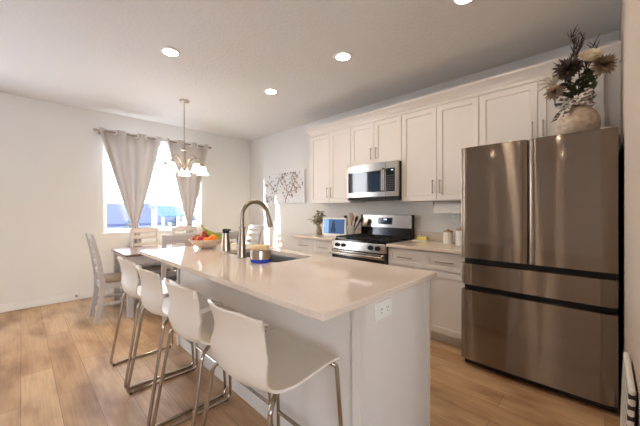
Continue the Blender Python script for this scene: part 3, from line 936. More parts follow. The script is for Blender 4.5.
# ------------------------------------------------------------------ dining set
tb = thing('dining_table', 'rectangular dining table with brown top and grey legs by the window', 'table', (-4.375, 1.64, 0))
MB().box(-0.395, 0.395, -0.79, 0.79, 0.722, 0.75, 0.004).build('tabletop', M['table_top'], tb)
ap = MB()
ap.box(-0.345, 0.345, -0.745, -0.725, 0.622, 0.7215).box(-0.345, 0.345, 0.725, 0.745, 0.622, 0.7215)
ap.box(-0.36, -0.34, -0.725, 0.725, 0.622, 0.7215).box(0.34, 0.36, -0.725, 0.725, 0.622, 0.7215)
ap.build('apron', M['grey_wood'], tb, smooth=False)
for sx in (-1, 1):
    for sy in (-1, 1):
        MB().box(sx * 0.345 - 0.03, sx * 0.345 + 0.03, sy * 0.735 - 0.03, sy * 0.735 + 0.03, 0, 0.7215, 0.003).build('leg', M['grey_wood'], tb)

def make_chair():
    """ladder-back chair facing +Y, origin at floor centre of seat"""
    r = thing('dining_chair', '', 'chair', (0, 0, 0), 0, 'ladder-back dining chairs')
    for s in (-1, 1):
        MB().post([(s * 0.175, -0.255, 0), (s * 0.175, -0.205, 0.30), (s * 0.175, -0.20, 0.46), (s * 0.175, -0.235, 0.72), (s * 0.175, -0.295, 1.0)], [0.034, 0.036, 0.036, 0.034, 0.030], [0.036, 0.05, 0.05, 0.042, 0.028], 0.004).build('rear_post', M['grey_wood'], r)
        MB().post([(s * 0.175, 0.20, 0), (s * 0.175, 0.20, 0.435)], [0.034, 0.040], [0.034, 0.040], 0.003).build('front_leg', M['grey_wood'], r)
        MB().box(s * 0.175 - 0.011, s * 0.175 + 0.011, -0.185, 0.185, 0.375, 0.435, 0.002).build('side_rail', M['grey_wood'], r)
        MB().box(s * 0.175 - 0.009, s * 0.175 + 0.009, -0.195, 0.185, 0.19, 0.215, 0.002).build('stretcher', M['grey_wood'], r)
    MB().box(-0.158, 0.158, 0.19, 0.21, 0.375, 0.435, 0.002).build('front_rail', M['grey_wood'], r)
    MB().box(-0.158, 0.158, -0.21, -0.19, 0.375, 0.435, 0.002).build('rear_rail', M['grey_wood'], r)
    for z0, hgt in ((0.545, 0.045), (0.645, 0.045), (0.745, 0.045), (0.845, 0.05)):
        def yb(z): return -0.20 - (max(0, z - 0.46) / 0.54) ** 1.35 * 0.095
        m = MB()
        def f(u, v, z0=z0, hgt=hgt):
            x = -0.159 + 0.318 * u; z = z0 + hgt * v
            return (x, yb(z) - 0.018 * (1 - (2 * u - 1) ** 2), z)
        m.surf(f, 8, 2, 0.016).build('slat', M['grey_wood'], r)
    m = MB()
    def f2(u, v):
        x = -0.159 + 0.318 * u
        z = 0.935 + (0.055 + 0.02 * math.sin(PI * u) ** 0.7) * v
        return (x, yb(z) - 0.018 * (1 - (2 * u - 1) ** 2), z)
    m.surf(f2, 10, 3, 0.018).build('top_rail', M['grey_wood'], r)
    MB().box(-0.178, 0.178, -0.175, 0.222, 0.4365, 0.492, 0.022, 3).build('seat_cushion', M['cushion'], r)
    return r
ch = make_chair()
ch.location = (-4.245, 0.845, 0)
ch['label'] = 'grey ladder-back dining chair at the near end of the table'
dup(ch, (-4.67, 1.30, 0), R(-90), 'grey ladder-back chair on the window side, nearer the left curtain')
dup(ch, (-4.67, 1.88, 0), R(-90), 'grey ladder-back chair on the window side, nearer the right curtain')
dup(ch, (-4.48, 2.645, 0), R(180), 'sunlit ladder-back chair at the far end of the table')

be = thing('dining_bench', 'grey wooden dining bench with a backrest between table and island', 'bench', (-3.76, 1.62, 0))
for s in (-1, 1):
    MB().post([(0.165, s * 0.475, 0), (0.125, s * 0.475, 0.30), (0.12, s * 0.475, 0.46), (0.16, s * 0.475, 0.99)], [0.04, 0.045, 0.045, 0.03], 0.042, 0.004).build('rear_post', M['grey_wood'], be)
    MB().post([(-0.21, s * 0.475, 0), (-0.21, s * 0.475, 0.43)], 0.042, 0.042, 0.003).build('front_leg', M['grey_wood'], be)
    MB().box(-0.19, 0.11, s * 0.475 - 0.011, s * 0.475 + 0.011, 0.37, 0.43, 0.002).build('side_rail', M['grey_wood'], be)
MB().box(-0.22, -0.20, -0.455, 0.455, 0.37, 0.43, 0.002).build('front_rail', M['grey_wood'], be)
MB().box(0.105, 0.125, -0.455, 0.455, 0.37, 0.43, 0.002).build('rear_rail', M['grey_wood'], be)
for z0, hgt, xx in ((0.885, 0.10, 0.146), (0.74, 0.05, 0.134), (0.60, 0.05, 0.124)):
    MB().box(xx, xx + 0.018, -0.455, 0.455, z0, z0 + hgt, 0.004).build('back_slat', M['grey_wood'], be)
MB().box(-0.235, 0.10, -0.50, 0.50, 0.4305, 0.495, 0.02, 3).build('seat_cushion', M['dark_cushion'], be)

# ------------------------------------------------------------------ curtains
XC = XL + 0.10
rod = thing('curtain_rod', 'silver curtain rod with finials above the window', 'curtain rod', (XC, 1.61, 2.435))
MB().cyl((0, -0.83, 0), (0, 0.83, 0), 0.012, 14).build('pole', M['nickel'], rod)
for s in (-1, 1):
    MB().lathe([(0, 0), (0.016, 0), (0.022, 0.008), (0.024, 0.024), (0.020, 0.042), (0.012, 0.05), (0, 0.052)], 16, (0, s * 0.83, 0), Matrix.Rotation(R(-90 * s), 3, 'X')).build('finial', M['nickel'], rod)
    b = MB().box(-0.099, -0.091, s * 0.80 - 0.014, s * 0.80 + 0.014, -0.035, 0.035, 0.002)
    b.box(-0.092, 0.0, s * 0.80 - 0.005, s * 0.80 + 0.005, -0.022, -0.012)
    b.build('bracket', M['nickel'], rod)
def curtain(label, ytop0, ytop1, ytie, yfloor):
    r = thing('curtain', label, 'curtain', (XC, ytie, 0), 0, 'window curtains')
    folds = 3
    zt, ztie = 2.475, 1.045
    def f(u, v):
        # v: 0 top -> 1 floor
        z = zt + (0.02 - zt) * v
        c0 = (ytop0 + ytop1) / 2 - ytie; hw0 = (ytop1 - ytop0) / 2
        if z > ztie:
            t = (zt - z) / (zt - ztie)
            k = t ** 1.0
            c = c0 * (1 - k)
            hw = hw0 * (1 - k) ** 0.88 + 0.035 * k
            amp = 0.055 * (1 - k) + 0.020 * k
        else:
            t = (ztie - z) / ztie
            c = (yfloor - ytie) * t
            hw = 0.035 + 0.075 * min(1, t * 2.2) ** 0.7
            amp = 0.020 + 0.020 * min(1, t * 2)
        a = u * folds * 2 * PI
        y = c + hw * (2 * u - 1) + 0.006 * math.sin(2 * a)
        x = amp * math.cos(a) + 0.012 * math.sin(3.1 * u + 5 * v)* (1 if v > 0.05 else 0)
        return (x, y, z)
    MB().surf(f, 120, 60, 0.003).build('fabric', M['curtain'], r, angle=80)
    tie = MB()
    n = 24
    tie.tube([(0.043 * math.cos(2 * PI * i / n), 0.052 * math.sin(2 * PI * i / n), ztie + 0.006 * math.sin(2 * PI * i / n)) for i in range(n)], 0.009, 8, closed=True)
    tie.build('tieback', M['curtain'], r)
    for k in range(2 * folds + 0):
        u = (k + 0.5) / (2 * folds)
        y = (ytop0 + ytop1) / 2 - ytie + (ytop1 - ytop0) / 2 * (2 * u - 1)
        s = 1 if k % 2 == 0 else -1
        tx, ty = -s * 0.055 * 2 * PI * folds, (ytop1 - ytop0)
        tl = math.hypot(tx, ty); tx /= tl; ty /= tl
        q = [(0.027 * tx * math.cos(2 * PI * i / 20), y + 0.027 * ty * math.cos(2 * PI * i / 20), 2.435 + 0.027 * math.sin(2 * PI * i / 20)) for i in range(20)]
        MB().tube(q, 0.012, 8, closed=True).build('grommet', M['white_plastic'], r)
curtain('taupe grommet curtain tied back at the left of the window', 0.78, 1.62, 1.245, 1.26)
curtain('taupe grommet curtain tied back at the right of the window, behind the chandelier', 1.69, 2.41, 2.08, 2.09)

# ------------------------------------------------------------------ chandelier
cl = thing('chandelier', 'five-arm chandelier with bell glass shades over the dining table', 'chandelier', (-4.03, 1.53, ZC - 0.001))
MB().lathe([(0, 0), (0.065, 0), (0.065, -0.008), (0.05, -0.022), (0.015, -0.030), (0, -0.031)], 24).build('canopy', M['nickel'], cl)
cm = MB()
z = -0.03
k = 0
while z > -0.63:
    n = 12
    ring = []
    for i in range(n):
        a = 2 * PI * i / n
        if k % 2 == 0: ring.append((0.008 * math.cos(a), 0, z - 0.016 + 0.017 * math.sin(a)))
        else: ring.append((0, 0.008 * math.cos(a), z - 0.016 + 0.017 * math.sin(a)))
    cm.tube(ring, 0.0026, 6, closed=True)
    z -= 0.027; k += 1
cm.build('chain', M['nickel'], cl)
MB().lathe([(0, -0.63), (0.008, -0.632), (0.012, -0.65), (0.045, -0.662), (0.04, -0.670), (0.014, -0.676), (0.012, -0.76), (0.018, -0.80), (0.012, -0.86), (0.026, -0.885), (0.030, -0.905), (0.016, -0.93), (0.006, -0.945), (0, -0.95)], 20).build('stem', M['nickel'], cl)
for k in range(5):
    a = R(159 + 72 * k)
    ca, sa = math.cos(a), math.sin(a)
    P = [(0.02, -0.895), (0.06, -0.84), (0.11, -0.775), (0.165, -0.755), (0.215, -0.775), (0.24, -0.815), (0.243, -0.83)]
    pp = []
    for i in range(len(P) - 1):
        for j in range(4):
            t = j / 4
            p0 = P[max(i - 1, 0)]; p1 = P[i]; p2 = P[i + 1]; p3 = P[min(i + 2, len(P) - 1)]
            q = [0.5 * (2 * p1[d] + (-p0[d] + p2[d]) * t + (2 * p0[d] - 5 * p1[d] + 4 * p2[d] - p3[d]) * t * t + (-p0[d] + 3 * p1[d] - 3 * p2[d] + p3[d]) * t ** 3) for d in (0, 1)]
            pp.append((q[0] * ca, q[0] * sa, q[1]))
    pp.append((P[-1][0] * ca, P[-1][0] * sa, P[-1][1]))
    arm = MB().tube(pp, 0.006, 8)
    arm.lathe([(0, -0.825), (0.014, -0.826), (0.024, -0.838), (0.026, -0.862), (0, -0.864)], 16, (0.243 * ca, 0.243 * sa, 0))
    arm = arm.build('arm', M['nickel'], cl)
    MB().lathe([(0.024, -0.862), (0.034, -0.868), (0.044, -0.895), (0.052, -0.930), (0.072, -0.962), (0.082, -0.972), (0.080, -0.974), (0.068, -0.962), (0.048, -0.930), (0.040, -0.897), (0.024, -0.868)], 24, (0.243 * ca, 0.243 * sa, 0), jitter=lambda an, zz: 1 + (0.05 * math.cos(8 * an) if zz < -0.955 else 0)).build('glass_shade', M['lamp_glass'], arm)
    MB().ball((0.243 * ca, 0.243 * sa, -0.915), 0.026, (1, 1, 1.2), 14).build('bulb', M['can_light'], arm)

# ------------------------------------------------------------------ recessed downlights
def downlight(label, x, y):
    r = thing('recessed_downlight', label, 'ceiling light', (x, y, ZC - 0.0005), 0, 'recessed ceiling downlights')
    MB().lathe([(0.060, -0.010), (0.066, -0.012), (0.084, -0.006), (0.088, -0.001), (0.088, 0), (0.060, 0)], 32).build('trim_ring', M['white_plastic'], r)
    MB().lathe([(0, -0.006), (0.040, -0.007), (0.060, -0.0095)], 32).build('lens', M['can_light'], r)
    return r
LIGHTS = [('lit recessed ceiling light farthest left, above the island by the dining end', -2.874, 0.967), ('lit recessed ceiling light in front of the microwave cabinets', -1.783, 2.141),
          ('lit recessed ceiling light farthest back, beyond the island sink', -2.942, 2.151), ('lit recessed ceiling light in front of the refrigerator, at the top edge', -0.686, 2.124)]
for l, x, y in LIGHTS: downlight(l, x, y)
for x, y in ((-1.78, 0.97), (-0.80, -2.43), (-0.84, -4.56), (-2.08, -3.55)):
    downlight('lit recessed ceiling light outside the frame behind the camera', x, y)

# ------------------------------------------------------------------ wall art
pa = thing('canvas_painting', 'wide white canvas with brown flowering branches on back wall', 'painting', (-4.24, YB - 0.001, 1.395))
MB().box(-0.58, 0.58, -0.038, 0, 0, 0.575, 0.003).build('canvas', M['canvas'], pa)
rnd = random.Random(3)
st = MB(); bl = MB(); gl = MB()
def flat_tube(pts, r):
    st.tube([(x, -0.0385, z) for x, z in pts], r, 6)
def blossom(mb, x, z, r):
    n = 5
    a0 = rnd.random() * 6
    vs = []
    for i in range(20):
        a = 2 * PI * i / 20
        rr = r * (0.62 + 0.38 * abs(math.cos(n * a / 2 + a0)))
        vs.append((x + rr * math.cos(a), z + rr * math.sin(a)))
    top = [mb.bm.verts.new((p, -0.0402, q)) for p, q in vs]; bot = [mb.bm.verts.new((p, -0.0378, q)) for p, q in vs]
    mb.bm.faces.new(top)
    for i in range(20): mb.bm.faces.new((top[i], top[(i + 1) % 20], bot[(i + 1) % 20], bot[i]))
branches = [[(0.07, 0.01), (0.12, 0.12), (0.22, 0.22), (0.32, 0.36), (0.42, 0.50)], [(0.14, 0.14), (0.12, 0.28), (0.05, 0.42), (-0.02, 0.54)], [(0.22, 0.22), (0.33, 0.22), (0.45, 0.28)],
            [(-0.30, 0.01), (-0.26, 0.15), (-0.18, 0.28), (-0.12, 0.40), (-0.02, 0.46)], [(-0.22, 0.20), (-0.34, 0.34), (-0.48, 0.44)], [(-0.28, 0.10), (-0.42, 0.14), (-0.50, 0.08)], [(0.30, 0.33), (0.26, 0.45), (0.30, 0.54)]]
for br in branches:
    flat_tube(br, 0.006)
    for (x, z) in br[1:]:
        for _ in range(13):
            px, pz = x + rnd.uniform(-0.12, 0.12), z + rnd.uniform(-0.10, 0.10)
            px = max(-0.54, min(0.54, px)); pz = max(0.04, min(0.54, pz))
            blossom(bl if rnd.random() < 0.6 else gl, px, pz, rnd.uniform(0.008, 0.022))
st.build('painted_branches', M['paint_brown'], pa)
bl.build('painted_brown_blossoms', M['paint_brown'], pa, smooth=False)
gl.build('painted_grey_blossoms', M['paint_grey'], pa, smooth=False)

# ------------------------------------------------------------------ things on the back counters
ZK = 0.9145
def leafy(parent, name, material, stems, rng, leaf_len, leaf_w, n=9, z0=0.06):
    m = MB()
    for (dx, dy, top) in stems:
        P = [Vector((dx * 0.12 * t, dy * 0.12 * t, z0)) + Vector((dx * t ** 1.6, dy * t ** 1.6, (top - z0) * t)) for t in [i / 6 for i in range(7)]]
        m.tube(P, 0.002, 5)
        for i in range(n):
            t = 0.35 + 0.65 * i / (n - 1)
            k = min(5, int(t * 6)); p = P[k].lerp(P[k + 1], t * 6 - k)
            a = rng.random() * 2 * PI
            d = (math.cos(a), math.sin(a), rng.uniform(-0.1, 0.7))
            m.leaf(p, d, leaf_len * rng.uniform(0.7, 1.2), leaf_w * rng.uniform(0.8, 1.2), 0.3)
    return m.build(name, material, parent, angle=80)
pl = thing('potted_eucalyptus', 'small sage-leaved plant in a mottled vase at counter end', 'plant', (-3.01, 3.06, ZK))
MB().lathe([(0, 0), (0.038, 0), (0.042, 0.01), (0.043, 0.05), (0.036, 0.085), (0.030, 0.10), (0.034, 0.118), (0.030, 0.118), (0.026, 0.10), (0, 0.09)], 24).build('vase', M['pot'], pl)
leafy(pl, 'foliage', M['sage'], [(-0.10, 0.0, 0.26), (-0.05, 0.04, 0.31), (0.0, -0.03, 0.34), (0.05, 0.02, 0.32), (0.10, 0.0, 0.27), (-0.08, -0.04, 0.22), (0.07, -0.05, 0.24), (0.02, 0.06, 0.29)], random.Random(5), 0.062, 0.058, 11, 0.09)

fm = thing('digital_photo_frame', 'white framed screen showing a blue picture on the counter', 'photo frame', (-2.64, 2.97, ZK), R(8))
F = MB()
lean = 0.06
def slab(mb, x0, x1, z0, z1, y0, y1):
    mb.hexa([(x0, y0 + lean * z0, z0), (x1, y0 + lean * z0, z0), (x1, y1 + lean * z0, z0), (x0, y1 + lean * z0, z0), (x0, y0 + lean * z1, z1), (x1, y0 + lean * z1, z1), (x1, y1 + lean * z1, z1), (x0, y1 + lean * z1, z1)], 0.002)
    return mb
slab(F, -0.19, 0.19, 0.022, 0.255, 0, 0.02).build('frame', M['white_plastic'], fm)
s1 = slab(MB(), -0.168, 0.168, 0.040, 0.236, -0.003, 0.0005).build('screen', M['screen_mid'], fm)
slab(MB(), -0.166, -0.085, 0.042, 0.234, -0.0048, -0.003).build('sky_area', M['screen_light'], s1)
SH = MB()
slab(SH, -0.045, 0.03, 0.055, 0.12, -0.0055, -0.0035); slab(SH, -0.03, 0.02, 0.11, 0.18, -0.0055, -0.0035); slab(SH, -0.018, 0.008, 0.17, 0.215, -0.0055, -0.0035)
SH.build('dark_figure', M['screen_dark'], s1)
MB().box(-0.15, 0.15, -0.02, 0.06, 0, 0.022, 0.005).build('stand', M['canister'], fm)

ck = thing('utensil_crock', 'white crock holding wooden utensils beside the range', 'crock', (-2.50, 3.16, ZK))
MB().lathe([(0, 0), (0.056, 0), (0.060, 0.006), (0.062, 0.148), (0.060, 0.152), (0.055, 0.148), (0.053, 0.012), (0, 0.010)], 28).build('pot', M['canister'], ck)
ut = [('spatula', 'brown wooden spatula leaning left in the crock', M['dark_wood'], -0.040, 0.01, -0.055, 0.0, 0.27, 'flat'),
      ('wooden_spoon', 'light wooden spoon upright in the crock', M['wood'], -0.005, 0.02, 0.0, 0.03, 0.29, 'spoon'),
      ('turner', 'pale wooden turner at the middle of the crock', M['bowl'], 0.012, -0.02, 0.02, -0.01, 0.305, 'flat'),
      ('ladle', 'dark ladle leaning right in the crock', M['dark_leaf'], 0.030, 0.0, 0.075, 0.01, 0.27, 'spoon'),
      ('serving_spoon', 'dark wooden spoon leaning farthest right in the crock', M['dark_wood'], 0.036, 0.015, 0.115, 0.03, 0.245, 'spoon'),
      ('whisk', 'brown handled utensil at the crock back left', M['wood'], -0.028, 0.03, -0.025, 0.06, 0.265, 'flat')]
for nm, lb, mt, bx, by, tx, ty, hh, kind in ut:
    m = MB()
    base = Vector((bx * 0.5, by * 0.5, 0.012)); top = Vector((bx + tx, by + ty, hh))
    m.tube([base, base.lerp(top, 0.75)], 0.008, 8)
    mt3 = (top - base).to_track_quat('Z', 'Y').to_matrix()
    hd_c = base.lerp(top, 0.86)
    L = (top - base).length * 0.19
    if kind == 'spoon': m.lathe([(0, -L), (0.016, -L * 0.8), (0.034, 0), (0.026, L * 0.7), (0, L)], 14, hd_c, mt3 @ Matrix.Diagonal(Vector((1, 0.35, 1))).to_3x3())
    else:
        pts = [mt3 @ Vector(p) + hd_c for p in ((-0.014, -0.004, -L), (0.014, -0.004, -L), (0.014, 0.004, -L), (-0.014, 0.004, -L), (-0.034, -0.003, L), (0.034, -0.003, L), (0.034, 0.003, L), (-0.034, 0.003, L))]
        m.hexa([tuple(p) for p in pts], 0.0025)
    o = m.build(nm if nm != 'whisk' else 'wooden_paddle', mt, loc=(-2.50, 3.16, ZK))
    tag(o, lb, 'utensil', 'utensils in the crock')

bd = thing('butter_dish', 'clear covered butter dish on the counter right of the range', 'butter dish', (-1.52, 3.24, ZK))
MB().box(-0.10, 0.10, -0.05, 0.05, 0, 0.010, 0.004).build('tray', M['white_plastic'], bd)
MB().box(-0.092, 0.092, -0.044, 0.044, 0.0105, 0.075, 0.008).build('cover', M['clear'], bd)
bt = MB().box(-0.058, 0.058, -0.026, 0.026, 0, 0.042, 0.003).build('butter_stick', M['butter'], None, loc=(-1.505, 3.24, ZK + 0.0115))
tag(bt, 'yellow stick of butter inside the clear butter dish', 'butter')
def canister(label, x, y, r, h):
    o = thing('canister', label, 'canister', (x, y, ZK), 0, 'white canisters on the counter')
    rib = []
    n = 24
    prof = [(0, 0), (r * 0.96, 0), (r, 0.005)]
    for i in range(n + 1):
        z = 0.012 + (h - 0.03) * i / n
        prof.append((r * (1.0 + 0.018 * math.cos(i * PI)), z))
    prof += [(r, h - 0.006), (r * 0.96, h), (0, h)]
    MB().lathe(prof, 32).build('jar', M['canister'], o)
    ld = MB().lathe([(0, h + 0.0005), (r * 0.98, h + 0.0005), (r * 1.0, h + 0.006), (r * 0.98, h + 0.014), (0, h + 0.015)], 32).build('lid', M['wood'], o)
    MB().lathe([(0, h + 0.015), (0.010, h + 0.015), (0.014, h + 0.024), (0.012, h + 0.031), (0, h + 0.033)], 16).build('knob', M['wood'], ld)
canister('shorter white ribbed canister with wood lid, left of the pair', -1.195, 3.18, 0.048, 0.125)
canister('taller white ribbed canister with wood lid, right against the refrigerator', -1.045, 3.13, 0.054, 0.152)

ph = thing('paper_towel_holder', 'steel paper towel holder mounted under the wall cabinet', 'towel holder', (-1.20, 3.20, 1.371))
hb = MB().box(-0.165, 0.165, -0.02, 0.02, -0.006, 0, 0.001)
for s in (-1, 1): hb.box(s * 0.160 - 0.003, s * 0.160 + 0.003, -0.014, 0.014, -0.09, -0.004, 0.001)
hb.build('bracket', M['nickel'], ph)
MB().cyl((-0.157, 0, -0.075), (0.157, 0, -0.075), 0.008, 12).build('spindle', M['nickel'], ph)
pt = MB().lathe([(0.020, -0.14), (0.056, -0.14), (0.056, 0.14), (0.020, 0.14)], 32, (0, 0, 0), Matrix.Rotation(R(90), 3, 'Y'))
lp = pt.bm
pt.surf(lambda u, v: (-0.14 + 0.28 * u, -0.0565 + 0.004 * v * v, -0.05 * v), 4, 6, 0.001)
po = pt.build('paper_towel_roll', M['paper'], None, loc=(-1.20, 3.20, 1.296))
tag(po, 'white paper towel roll hanging under the wall cabinet near refrigerator', 'paper towels')

# ------------------------------------------------------------------ vase of flowers on the refrigerator
VX, VY, VZ = -0.145, 2.80, 1.766
vs = thing('flower_vase', 'round stoneware vase with plaid bow on top of the refrigerator', 'vase', (VX, VY, VZ))
MB().lathe([(0, 0), (0.070, 0), (0.078, 0.006), (0.112, 0.05), (0.126, 0.10), (0.124, 0.15), (0.104, 0.20), (0.074, 0.235), (0.062, 0.255), (0.064, 0.285), (0.074, 0.30), (0.068, 0.30), (0.056, 0.285), (0.054, 0.255), (0.08, 0.21), (0.10, 0.15), (0.10, 0.08), (0, 0.03)], 40).build('pot', M['vase'], vs)
rb = MB()
rb.tube([(0.068 * math.cos(2 * PI * i / 24), 0.068 * math.sin(2 * PI * i / 24), 0.258) for i in range(24)], 0.014, 8, closed=True)
def ribbon_strip(pts, w, thick=0.002):
    pts = [Vector(p) for p in pts]
    n = len(pts) - 1
    def f(u, v):
        q = u * n; i = min(int(q), n - 1); t = q - i
        p0 = pts[max(i - 1, 0)]; p1 = pts[i]; p2 = pts[i + 1]; p3 = pts[min(i + 2, n)]
        p = 0.5 * ((2 * p1) + (p2 - p0) * t + (2 * p0 - 5 * p1 + 4 * p2 - p3) * t * t + (-p0 + 3 * p1 - 3 * p2 + p3) * t ** 3)
        return (p.x, p.y + 0.012 * math.sin(u * 9) * (v - 0.5), p.z + w * (v - 0.5))
    rb.surf(f, 20, 3, thick)
K = Vector((-0.015, -0.085, 0.262))
for s in (-1, 1):
    ribbon_strip([K, K + Vector((s * 0.05, -0.03, 0.035)), K + Vector((s * 0.10, -0.02, 0.045)), K + Vector((s * 0.095, 0.015, 0.01)), K + Vector((s * 0.04, 0.005, -0.004)), K], 0.042)
def tail(p, q, r_, w):
    a, b_, c_ = Vector(p), Vector(q), Vector(r_)
    def f(u, v):
        m_ = a * (1 - u) ** 2 + b_ * 2 * u * (1 - u) + c_ * u * u
        return (m_.x + w * (v - 0.5), m_.y + 0.008 * math.sin(u * 8), m_.z + 0.012 * (v - 0.5))
    rb.surf(f, 12, 3, 0.002)
tail(K, K + Vector((-0.06, -0.035, -0.02)), K + Vector((-0.105, -0.02, -0.11)), 0.034)
tail(K, K + Vector((-0.03, -0.045, -0.03)), K + Vector((-0.035, -0.05, -0.09)), 0.034)
tail(K, K + Vector((0.06, -0.03, -0.0)), K + Vector((0.11, -0.015, -0.045)), 0.032)
rb.ball(tuple(K + Vector((0, -0.006, 0))), 0.019, (1.1, 0.8, 1.2), 12)
rb.build('bow', M['ribbon'], vs, angle=80)

RV = random.Random(11)
MOUTH = Vector((0, 0, 0.20))
def stem_to(m, p, r=0.003, start=None):
    a = start or Vector((p[0] * 0.10, p[1] * 0.10, 0.14))
    p = Vector(p)
    mid = Vector((p.x * 0.35, p.y * 0.35, 0.30))
    m.tube([a, Vector((p.x * 0.2, p.y * 0.2, 0.26)), mid.lerp(p, 0.35), p], r, 6)
def flower(name, label, cat, p, head, mat_head, group=None):
    o = thing(name, label, cat, (VX, VY, VZ), 0, group)
    m = MB(); stem_to(m, p); m.build('stem', M['stem'], o)
    hm = MB(); head(hm, Vector(p)); hm.build('bloom', mat_head, o, angle=80)
    return o
def rose_head(m, p):
    ax = Vector((0.15, -0.75, 0.65)).normalized()
    rot = ax.to_track_quat('Z', 'Y').to_matrix()
    for ring, (n, L, w, tilt, off) in enumerate(((7, 0.078, 0.078, 1.2, 0.0), (7, 0.066, 0.068, 0.9, 0.010), (6, 0.052, 0.056, 0.55, 0.016), (5, 0.040, 0.044, 0.25, 0.018))):
        for k in range(n):
            a = 2 * PI * (k + 0.37 * ring) / n
            d = Vector((math.cos(a) * math.sin(tilt), math.sin(a) * math.sin(tilt), math.cos(tilt)))
            upv = Vector((math.cos(a) * -math.cos(tilt), math.sin(a) * -math.cos(tilt), math.sin(tilt)))
            m.leaf(p + rot @ Vector((math.cos(a) * 0.006, math.sin(a) * 0.006, off)), rot @ d, L, w, -0.3, rot @ upv)
    m.ball(tuple(p + rot @ Vector((0, 0, 0.014))), 0.014, (1, 1, 1), 10)
def mum_head(m, p, L=0.055, n=46, w=0.016):
    ax = Vector((p.x * 2, -0.6, 0.35)).normalized()
    rot = ax.to_track_quat('Z', 'Y').to_matrix()
    for k in range(n):
        t = (k + 0.5) / n
        tilt = 0.15 + 1.75 * math.sqrt(t)
        a = k * 2.39996
        d = Vector((math.cos(a) * math.sin(tilt), math.sin(a) * math.sin(tilt), math.cos(tilt)))
        m.leaf(p, rot @ d, L * (0.8 + 0.4 * RV.random()), w, 0.15, rot @ Vector((0, 0, 1)))
def feather_head(m, p):
    for k in range(46):
        a = RV.uniform(0, 2 * PI); e = RV.uniform(-0.5, 1.2)
        d = (math.cos(a) * math.cos(e) - 0.5, math.sin(a) * math.cos(e) - 0.3, math.sin(e) + 0.3)
        m.leaf(p, d, RV.uniform(0.07, 0.12), 0.020, 0.2)
flower('cream_rose', 'large cream rose in the refrigerator-top vase', 'flower', (0.070, -0.07, 0.535), rose_head, M['petal'])
flower('dried_flower', 'spiky taupe dried flower at the right of the bouquet', 'flower', (0.135, -0.05, 0.49), lambda m, p: mum_head(m, p, 0.072, 90, 0.020), M['dry_petal'])
flower('dried_flower', 'taupe dried flower at the lower left of the bouquet', 'flower', (-0.115, -0.09, 0.365), lambda m, p: mum_head(m, p, 0.062, 80, 0.022), M['dry_petal'])
flower('dried_flower', 'dark dried flower left of the cream rose', 'flower', (-0.045, -0.06, 0.515), lambda m, p: mum_head(m, p, 0.088, 90, 0.026), M['dark_leaf'])
flower('white_lily', 'white feathery flower at the far left of the bouquet', 'flower', (-0.125, -0.02, 0.44), feather_head, M['white_petal'])
gr = thing('greenery_sprig', 'deep green leafy sprig at the heart of the bouquet', 'leaves', (VX, VY, VZ))
m = MB()
for k in range(70):
    a = RV.uniform(0, 2 * PI); e = RV.uniform(-0.3, 1.0)
    p = Vector((RV.uniform(-0.08, 0.09), RV.uniform(-0.08, 0.05), RV.uniform(0.31, 0.47)))
    m.leaf(p, (math.cos(a) * math.cos(e), math.sin(a) * math.cos(e) - 0.3, math.sin(e) - 0.1), RV.uniform(0.06, 0.09), 0.038, 0.3)
for p in ((0.05, -0.04, 0.40), (-0.04, -0.05, 0.40), (0.02, 0.03, 0.42)): stem_to(m, p)
m.build('leaves', M['green_leaf'], gr, angle=80)
def twig(label, x, y, top, seed):
    o = thing('twig_branch', label, 'branch', (VX, VY, VZ))
    rr = random.Random(seed)
    m = MB()
    def grow(p, d, L, r, depth):
        pts = [p]; q = p.copy()
        for i in range(4):
            d = (d + Vector((rr.uniform(-.22, .22), rr.uniform(-.22, .22), rr.uniform(-.08, .14)))).normalized()
            q = q + d * L / 4
            pts.append(q.copy())
        m.tube(pts, [r, r * .9, r * .8, r * .7, r * .5], 5)
        if depth > 0:
            for _ in range(6):
                k = rr.randint(1, 4)
                nd = (d + Vector((rr.uniform(-1, 1), rr.uniform(-1, 1), rr.uniform(-0.1, .8)))).normalized()
                grow(pts[k], nd, L * 0.55, r * 0.75, depth - 1)
    base = Vector((x * 0.3, y * 0.3, 0.15))
    e = Vector((x, y, top))
    m.tube([base, Vector((x * .35, y * .35, 0.30)), base.lerp(e, 0.6)], 0.004, 6)
    grow(base.lerp(e, 0.6), (e - base).normalized(), (e - base).length * 0.36, 0.0046, 2)
    m.build('twigs', M['twig'], o, angle=80)
twig('dark twig spray rising highest from the bouquet', 0.02, -0.02, 0.68, 4)
twig('dark twig spray leaning left above the bouquet', -0.06, -0.01, 0.64, 9)
twig('short dark twig spray behind the cream rose', 0.07, 0.02, 0.66, 14)
yb_ = thing('small_tub', 'tiny yellow and white tub at the refrigerator top right', 'tub', (0.003, 2.655, 1.766), R(20))
MB().lathe([(0, 0), (0.020, 0), (0.022, 0.003), (0.022, 0.034), (0, 0.034)], 18).build('tub', M['yellow'], yb_)
MB().lathe([(0, 0.0345), (0.023, 0.0345), (0.023, 0.043), (0, 0.044)], 18).build('lid', M['white_plastic'], yb_)

